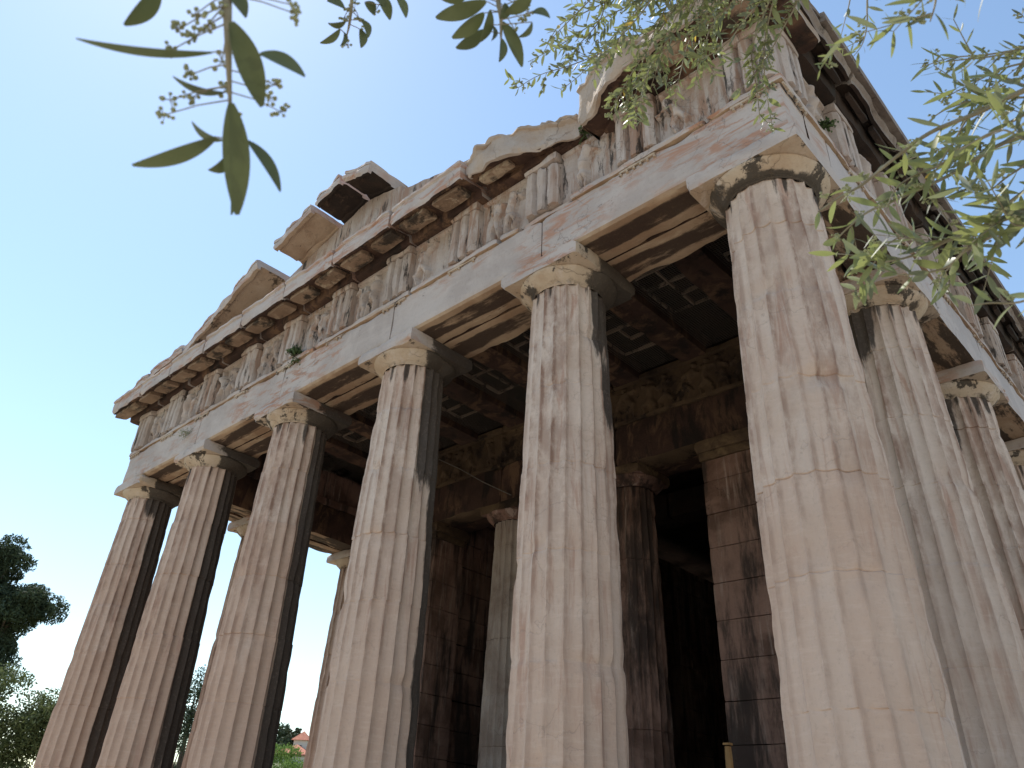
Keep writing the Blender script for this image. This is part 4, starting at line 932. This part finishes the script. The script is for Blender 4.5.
tree('pine_tree', -36.6, 3.4, GROUND, [((0, -1, 9.6), (1.4, 1.4, 1.3), 22), ((.3, .1, 10.9), (.7, .7, .7), 9), ((1, 1.2, 9.0), (1.0, 1.3, .7), 20), ((-.5, -.9, 7.8), (1.8, 1.8, 1.2), 26), ((.3, .3, 6.6), (1.3, 1.3, 1.0), 20), ((0, 0, 5.2), (1.5, 1.5, 1.2), 26), ((-.2, -.3, 8.7), (1.2, 1.4, 2.6), 60), ((0, 1.2, 7.9), (.7, .7, .8), 12), ((-1, -2.8, 9.5), (1.5, 1.5, 1.5), 12)],
     .19, M['pine'], 'dark pine tree rising behind the pale shrub left of the temple', 'tree', 1, .3, (.5, 520), 3.5)
tree('shrub_tree', -17.3, .0, GROUND, [((0, 0, 3.2), (1.0, .9, .9), 34), ((0.2, .8, 3.2), (.6, .5, .6), 18), ((.3, .3, 1.9), (1.2, 1.0, 1.0), 40)],
     .07, M['shrub'], 'loose pale green shrubby tree beside the leftmost column', 'tree', 2, .07, (.33, 430), 2.2)
tree('evergreen_tree', -26.4, 8.6, GROUND, [((0, 0, 5.2), (1.2, .75, 1.2), 22), ((0, -.3, 3.4), (1.6, 1.3, 1.6), 22)],
     .09, M['pine'], 'dark evergreen tree seen through the gap beside the third column from the left', 'tree', 3, .15, (.42, 300), 2.)
tree('leafy_tree', -23.2, 10.6, GROUND, [((0, 0, 3.3), (1.0, .75, .72), 40), ((.1, -.3, 2.2), (1.3, 1.0, 1.0), 16)],
     .07, M['fresh'], 'bright green leafy tree in front of the red roofed house', 'tree', 4, .08, (.3, 280), 2.)
for k, (x, y, z, h, r) in enumerate([(-107.4, 63.5, 7.0, 6.4, 1.1), (-102.4, 62.2, 7.4, 4.9, 1.9), (-104.5, 64.6, 7.3, 4.2, 1.8), (-100, 66.5, 7.3, 5.2, 2.3), (-98, 70, 7, 5, 2.5)]):
    tree('hillside_tree', x, y, GROUND+hills(x, y)-.2, [((0, 0, h*.75), (r*.7, r*.7, h*.3), 14), ((0, 0, h*.45), (r, r, h*.25), 10)], .45, M['pine'],
         ['slim dark cypress tree leftmost behind the red roofed house', 'round dark tree right behind the roof peak of the house', 'low dark tree behind the red roofed house', 'broad dark tree at the right behind the red roofed house', 'dark tree farthest right on the far hill'][k], 'tree', 20+k, .2, (.7, 60), 2., 'dark trees on the far hill')
# house on the hill
hx, hy = -97.5, 60.5; hz = GROUND+hills(hx, hy)-1.3
he = empty('house', (hx, hy, hz)); tag(he, 'small pale house with a red tiled hipped roof on the far hillside', 'house'); he.rotation_euler.z = R(35)
mb = MB(); bx(mb, (-2.2, -3.5, 0), (2.2, 3.5, 2.2)); wl = mb.build('wall', [M['plaster']], he)
mb = MB(); mb.v = [(-2.6, -3.9, 2.2), (2.6, -3.9, 2.2), (2.6, 3.9, 2.2), (-2.6, 3.9, 2.2), (0, -1.6, 3.5), (0, 1.6, 3.5), (-2.6, -3.9, 2.05), (2.6, -3.9, 2.05), (2.6, 3.9, 2.05), (-2.6, 3.9, 2.05)]
mb.f = [(0, 1, 4), (1, 2, 5, 4), (2, 3, 5), (3, 0, 4, 5), (6, 7, 1, 0), (7, 8, 2, 1), (8, 9, 3, 2), (9, 6, 0, 3), (9, 8, 7, 6)]; mb.m = [0]*9
mb.build('roof', [M['rtile']], he)
mb = MB(); bx(mb, (-.9, -.9, 2.6), (.9, .9, 4.1)); tw = mb.build('tower', [M['plaster']], he)
mb = MB(); mb.v = [(-1.2, -1.2, 4.1), (1.2, -1.2, 4.1), (1.2, 1.2, 4.1), (-1.2, 1.2, 4.1), (0, 0, 5.3)]; mb.f = [(0, 1, 4), (1, 2, 4), (2, 3, 4), (3, 0, 4), (3, 2, 1, 0)]; mb.m = [0]*5
mb.build('tower_roof', [M['rtile']], he)
for yy in (-2.2, 0, 2.2):
    mb = MB(); bx(mb, (2.19, yy-.4, .8), (2.24, yy+.4, 1.7)); mb.build('window', [M['glass']], he)
    mb = MB(); bx(mb, (-.4, -3.54, .8), (.4, -3.49, 1.7)) if yy == 0 else bx(mb, (.895, -.3, 3.0), (.93, .3, 3.5)) if yy > 0 else bx(mb, (-.3, -.93, 3.0), (.3, -.895, 3.5)); mb.build('window', [M['glass']], he)
# ---------------------------------------------------------------- weeds rooted in the cornice
def weed(name, loc, r, n, ln, wd, mat, label, seed, droop=.3, out=(0, -1, 0)):
    rg = random.Random(seed); mb = MB(); o = Vector(loc)
    for _ in range(n):
        d = Vector((rg.uniform(-1, 1), rg.uniform(-1, 1), rg.uniform(-.2, 1))).normalized()+Vector(out)*.5
        d.normalize(); p = Vector((0, 0, 0))+Vector((rg.uniform(-r, r), 0, rg.uniform(-r, r)*.4))*.4
        L_ = ln*rg.uniform(.5, 1.2); mid = p+d*L_*.5; e = p+d*L_+Vector((0, 0, -droop*L_)); s = d.cross(Vector((rg.random(), rg.random(), rg.random()))).normalized()*wd
        b = len(mb.v); mb.v += [p, mid+s, e, mid-s]; mb.f.append((b, b+1, b+2, b+3)); mb.m.append(0)
        for _k in range(4):
            q = p.lerp(e, rg.uniform(.3, 1)); dd = Vector((rg.uniform(-1, 1), rg.uniform(-1, 1), rg.uniform(-1, 1))).normalized()*ln*.22; s2 = dd.cross(d).normalized()*wd*1.6
            b = len(mb.v); mb.v += [q, q+dd*.5+s2, q+dd, q+dd*.5-s2]; mb.f.append((b, b+1, b+2, b+3)); mb.m.append(0)
    ob = mb.build(name, [mat]); ob.location = loc; tag(ob, label, 'plant')
weed('weed', (-7.35, -.52, 6.42), .12, 60, .17, .010, M['weed'], 'green weed growing out of the frieze ledge above the fourth column from the right', 1)
weed('weed', (-7.30, -.49, 6.27), .06, 14, .13, .010, M['weed'], 'small green sprig hanging below the ledge weed, on the crack in the lintel', 2, .9)
weed('dry_weed', (-10.6, -.49, 6.02), .12, 34, .22, .004, M['drygrass'], 'dry grey wisp of a weed on the lintel above the second column from the left', 3)
weed('weed', (-1.72, -.50, 7.2), .10, 50, .13, .010, M['weed'], 'green tuft growing in the break of the cornice by the broken corner block', 4)
weed('weed', (.53, .42, 6.42), .08, 34, .10, .010, M['weed'], 'dark green weed on the ledge of the right flank next to the corner', 5, out=(1, 0, 0))
# post by the porch pier
mb = MB(); box(mb, (-.035, -.035, 0), (.035, .035, 1.40), step=.2, chip=.004, rough=.001, seed=5); 
e = empty('barrier_post', (-3.16, 3.95, 0)); tag(e, 'short varnished wooden barrier post standing by the dark porch pier', 'post')
mb.build('post', [M['wood']], e)
mb = MB(); box(mb, (-.05, -.05, 1.401), (.05, .05, 1.43), step=.1, chip=.004, seed=6); mb.build('cap', [M['wood']], e)
mb = MB(); box(mb, (-.12, -.12, .0), (.12, .12, .03), step=.1, chip=.004, seed=7); mb.build('foot', [M['wood']], e)
# ---------------------------------------------------------------- olive tree
olive = empty('olive_tree', (4.7, -7.3, GROUND)); tag(olive, 'olive tree in flower whose leafy branches hang in front of the temple', 'tree')
oi = -Vector(olive.location)
def opart(mb_or_obj, name, mats=None, parent=None, smooth=60):
    o = mb_or_obj.build(name, mats, None, smooth)
    o.parent = parent or olive
    if parent is None: o.matrix_parent_inverse = Matrix.Translation(oi)
    return o
HUB = Vector((2.0, -5.3, 1.7)); T1 = Vector((4.0, -6.2, .9)); T2 = Vector((3.9, -6.1, 1.6))
mb = MB()
tube(mb, [(4.7, -7.3, GROUND-.2), (4.62, -7.2, -.9), (4.72, -7.1, -.3), (4.55, -7.0, .2), (4.4, -6.8, .6)], .24, .14, 14, wob=.5)
tube(mb, [(4.45, -6.85, .5), (4.2, -6.4, .75), T1], .07, .03, 8, wob=.3)
tube(mb, [(4.4, -6.8, .6), (4.15, -6.4, 1.2), T2], .08, .03, 8, wob=.3)
tube(mb, [(4.4, -6.8, .6), (3.9, -6.6, 1.5), (3.2, -6.0, 1.95), (2.6, -5.6, 1.95), HUB], .09, .02, 8, wob=.3)
tube(mb, [(4.4, -6.8, .6), (4.9, -7.6, 1.6), (5.4, -8.2, 2.6)], .10, .03, 8, wob=.3)
tube(mb, [(4.4, -6.8, .6), (4.2, -7.6, 1.8), (3.8, -8.3, 2.8)], .09, .03, 8, wob=.3)
tube(mb, [(4.4, -6.8, .6), (5.2, -6.8, 1.6), (6.0, -6.4, 2.4)], .09, .03, 8, wob=.3)
opart(mb, 'trunk', [M['bark']])
leaves('crown', clumps((.3, -.7, 4.3), (1.5, 1.5, 1.0), 60, 77, .35, 110)+clumps((1.2, .6, 3.6), (1.0, .8, .8), 20, 78, .3, 110), .055, M['leaf2'], 9, olive, 4.5)
def leaf(mb, a, b, s, mat=0, curl=.12, seg=6):
    """olive leaf: pointed blade folded along its midrib, two sides"""
    a, b, s = Vector(a), Vector(b), Vector(s); ax = b-a; n = ax.cross(s).normalized()*s.length
    ts = [i/seg for i in range(seg+1)]; ws = [max(.04, math.sin(math.pi*min(1, t*.93+.035)**.92)**.8) for t in ts]; base = len(mb.v)
    for t, w_ in zip(ts, ws):
        c = a+ax*t + n*curl*4*(t*(1-t)) ; mb.v += [c+s*w_+n*.22*w_, c, c-s*w_+n*.22*w_]
    for i in range(seg):
        q = base+3*i; mb.f += [(q, q+1, q+4, q+3), (q+1, q+2, q+5, q+4)]; mb.m += [mat, mat]
_g = (1+5**.5)/2
ICO_V = [Vector(v).normalized() for v in ((-1, _g, 0), (1, _g, 0), (-1, -_g, 0), (1, -_g, 0), (0, -1, _g), (0, 1, _g), (0, -1, -_g), (0, 1, -_g), (_g, 0, -1), (_g, 0, 1), (-_g, 0, -1), (-_g, 0, 1))]
ICO_F = ((0, 11, 5), (0, 5, 1), (0, 1, 7), (0, 7, 10), (0, 10, 11), (1, 5, 9), (5, 11, 4), (11, 10, 2), (10, 7, 6), (7, 1, 8), (3, 9, 4), (3, 4, 2), (3, 2, 6), (3, 6, 8), (3, 8, 9), (4, 9, 5), (2, 4, 11), (6, 2, 10), (8, 6, 7), (9, 8, 1))
def bud(mb, p, r, mat=0, big=False):
    b = len(mb.v); x, y, z = p
    if big:
        mb.v += [Vector(p)+v*r for v in ICO_V]; mb.f += [tuple(b+i for i in f) for f in ICO_F]; mb.m += [mat]*20; return
    mb.v += [Vector((x+r, y, z)), Vector((x-r, y, z)), Vector((x, y+r, z)), Vector((x, y-r, z)), Vector((x, y, z+r)), Vector((x, y, z-r))]
    for f in ((0, 2, 4), (2, 1, 4), (1, 3, 4), (3, 0, 4), (2, 0, 5), (1, 2, 5), (3, 1, 5), (0, 3, 5)): mb.f.append(tuple(b+i for i in f)); mb.m.append(mat)
def smooth_path(P, k=5):
    P = [Vector(p) for p in P]; out = [P[0].lerp(P[1], t/k) for t in range(k)]; P = P[1:]     # straight run from the limb, then curves
    for i in range(len(P)-1):
        p0, p1, p2, p3 = P[max(i-1, 0)], P[i], P[i+1], P[min(i+2, len(P)-1)]
        for j in range(k):
            t = j/k; out.append(.5*((2*p1)+(p2-p0)*t+(2*p0-5*p1+4*p2-p3)*t*t+(3*p1-p0-3*p2+p3)*t**3))
    return out+[P[-1]]
def panicle(mb, st, p, d, ln, rnd, r=.0026):
    e = p+d*ln; tube(st, [p, p.lerp(e, .5), e], .0005, .0003, 3)
    for k in range(rnd.randint(5, 9)):
        q = p.lerp(e, rnd.uniform(.25, 1.))+Vector((rnd.uniform(-1, 1), rnd.uniform(-1, 1), rnd.uniform(-1, 1)))*ln*.22; bud(mb, q, r*rnd.uniform(.7, 1.3))
for gi, (stems, leafset, buds) in enumerate([(HERO_STEMS[0:1], HERO_LEAVES[0], HERO_BUDS[0]), (HERO_STEMS[1:3], HERO_LEAVES[1], HERO_BUDS[1]), (HERO_STEMS[3:4], HERO_LEAVES[2], HERO_BUDS[2])]):
    st = MB(); nodes = []
    for P, r in stems:
        sp = smooth_path(P); nodes += sp[6:]; tube(st, sp, r*2.4, r*.45, 6)
    fo = MB(); bu = MB(); rnd = random.Random(gi)
    for a, b, s in leafset:
        leaf(fo, a, b, Vector(s)*1.1, rnd.choice([0, 0, 1]), .25, 14); A_ = Vector(a); q = min(nodes, key=lambda n_: (n_-A_).length)
        if (q-A_).length > .004: tube(st, [q, (q+A_)/2, A_], .0006, .0005, 4)
    for c in buds:
        c = Vector(c); q = min(nodes, key=lambda n_: (n_-c-Vector((0, 0, .014))).length); tube(st, [q, q.lerp(c, .5)+Vector((0, 0, .002)), c], .0006, .0004, 4)
        for _ in range(9):
            k_ = c+Vector((rnd.uniform(-1, 1), rnd.uniform(-1, 1), rnd.uniform(-1, 1)))*.0042; bud(bu, k_, .0015*rnd.uniform(.7, 1.2), big=True); tube(st, [c, k_], .0003, .0003, 3)
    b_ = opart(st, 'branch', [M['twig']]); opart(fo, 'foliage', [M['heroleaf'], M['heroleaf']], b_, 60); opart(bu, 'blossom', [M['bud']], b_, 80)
for (P, r, (l0, l1), spc, bd, seed, lw) in TWIGS:
    if seed < 100: spc *= .72; l0 *= .95; l1 *= 1.0; lw *= 1.15
    rnd = random.Random(seed); st, fo, bu = MB(), MB(), MB(); path = smooth_path(P, 6); tube(st, path, r*1.3, r*.35, 5)
    acc = 0; ang = rnd.uniform(0, 6); start = 1; tot = sum((path[i+1]-path[i]).length for i in range(start, len(path)-1)); run = 0
    for i in range(start, len(path)-1):
        a, b = path[i], path[i+1]; L_ = (b-a).length; d = (b-a).normalized(); t = -acc
        sp_ = spc*(2.2 if i < 5 else 1)
        while t+sp_ < L_:
            t += sp_; p = a+d*t; frac = (run+t)/tot; ang += 1.57+rnd.uniform(-.3, .3)
            u = d.cross(Vector((0, 0, 1))); u = u.normalized() if u.length > .1 else Vector((1, 0, 0)); v_ = d.cross(u).normalized()
            for sg in (1, -1):
                side = (u*math.cos(ang)+v_*math.sin(ang))*sg
                if rnd.random() < .86:
                    ln = rnd.uniform(l0, l1)*(1.0 if frac < .8 else .8); dr = (d*rnd.uniform(.5, 1.2)+side+Vector((0, 0, rnd.uniform(-.35, .25)))).normalized()
                    s = dr.cross(Vector((rnd.uniform(-1, 1), rnd.uniform(-1, 1), rnd.uniform(-1, 1)))).normalized()*ln*lw*.55*rnd.uniform(.8, 1.15)
                    m_ = 2 if rnd.random() < .006 else rnd.choice([0, 0, 1]); leaf(fo, p+side*.002, p+side*.002+dr*ln, s, m_, rnd.uniform(-.3, .5))
                if rnd.random() < bd*.33: panicle(bu, st, p, (side+d*.5+Vector((0, 0, .3))).normalized(), rnd.uniform(.012, .028), rnd)
                if rnd.random() < .09 and frac > .1:             # a short side shoot
                    q = p; dd = (side+d*.8+Vector((rnd.uniform(-.3, .3), rnd.uniform(-.3, .3), rnd.uniform(-.3, .3)))).normalized(); n_ = rnd.randint(3, 5); pts = [q]
                    for k in range(n_):
                        q = q+dd*rnd.uniform(.014, .022); pts.append(q); w_ = dd.cross(Vector((rnd.uniform(-1, 1), rnd.uniform(-1, 1), rnd.uniform(-1, 1)))).normalized()
                        for s2 in (1, -1):
                            ln = rnd.uniform(l0, l1)*.75; dr = (dd*.8+w_*s2).normalized(); leaf(fo, q, q+dr*ln, dr.cross(dd+Vector((.1, .2, .3))).normalized()*ln*lw*.5, rnd.choice([0, 0, 1]), rnd.uniform(-.3, .5))
                        if rnd.random() < bd*.3: panicle(bu, st, q, w_, rnd.uniform(.012, .025), rnd)
                    tube(st, pts, .0009, .0005, 4)
        acc = L_-t; run += L_
    b_ = opart(st, 'branch', [M['twig']]); opart(fo, 'foliage', [M['leaf'], M['leaf2'], M['yleaf']], b_, 60)
    if bu.v: opart(bu, 'blossom', [M['bud']], b_, None)
# gravel-free; done
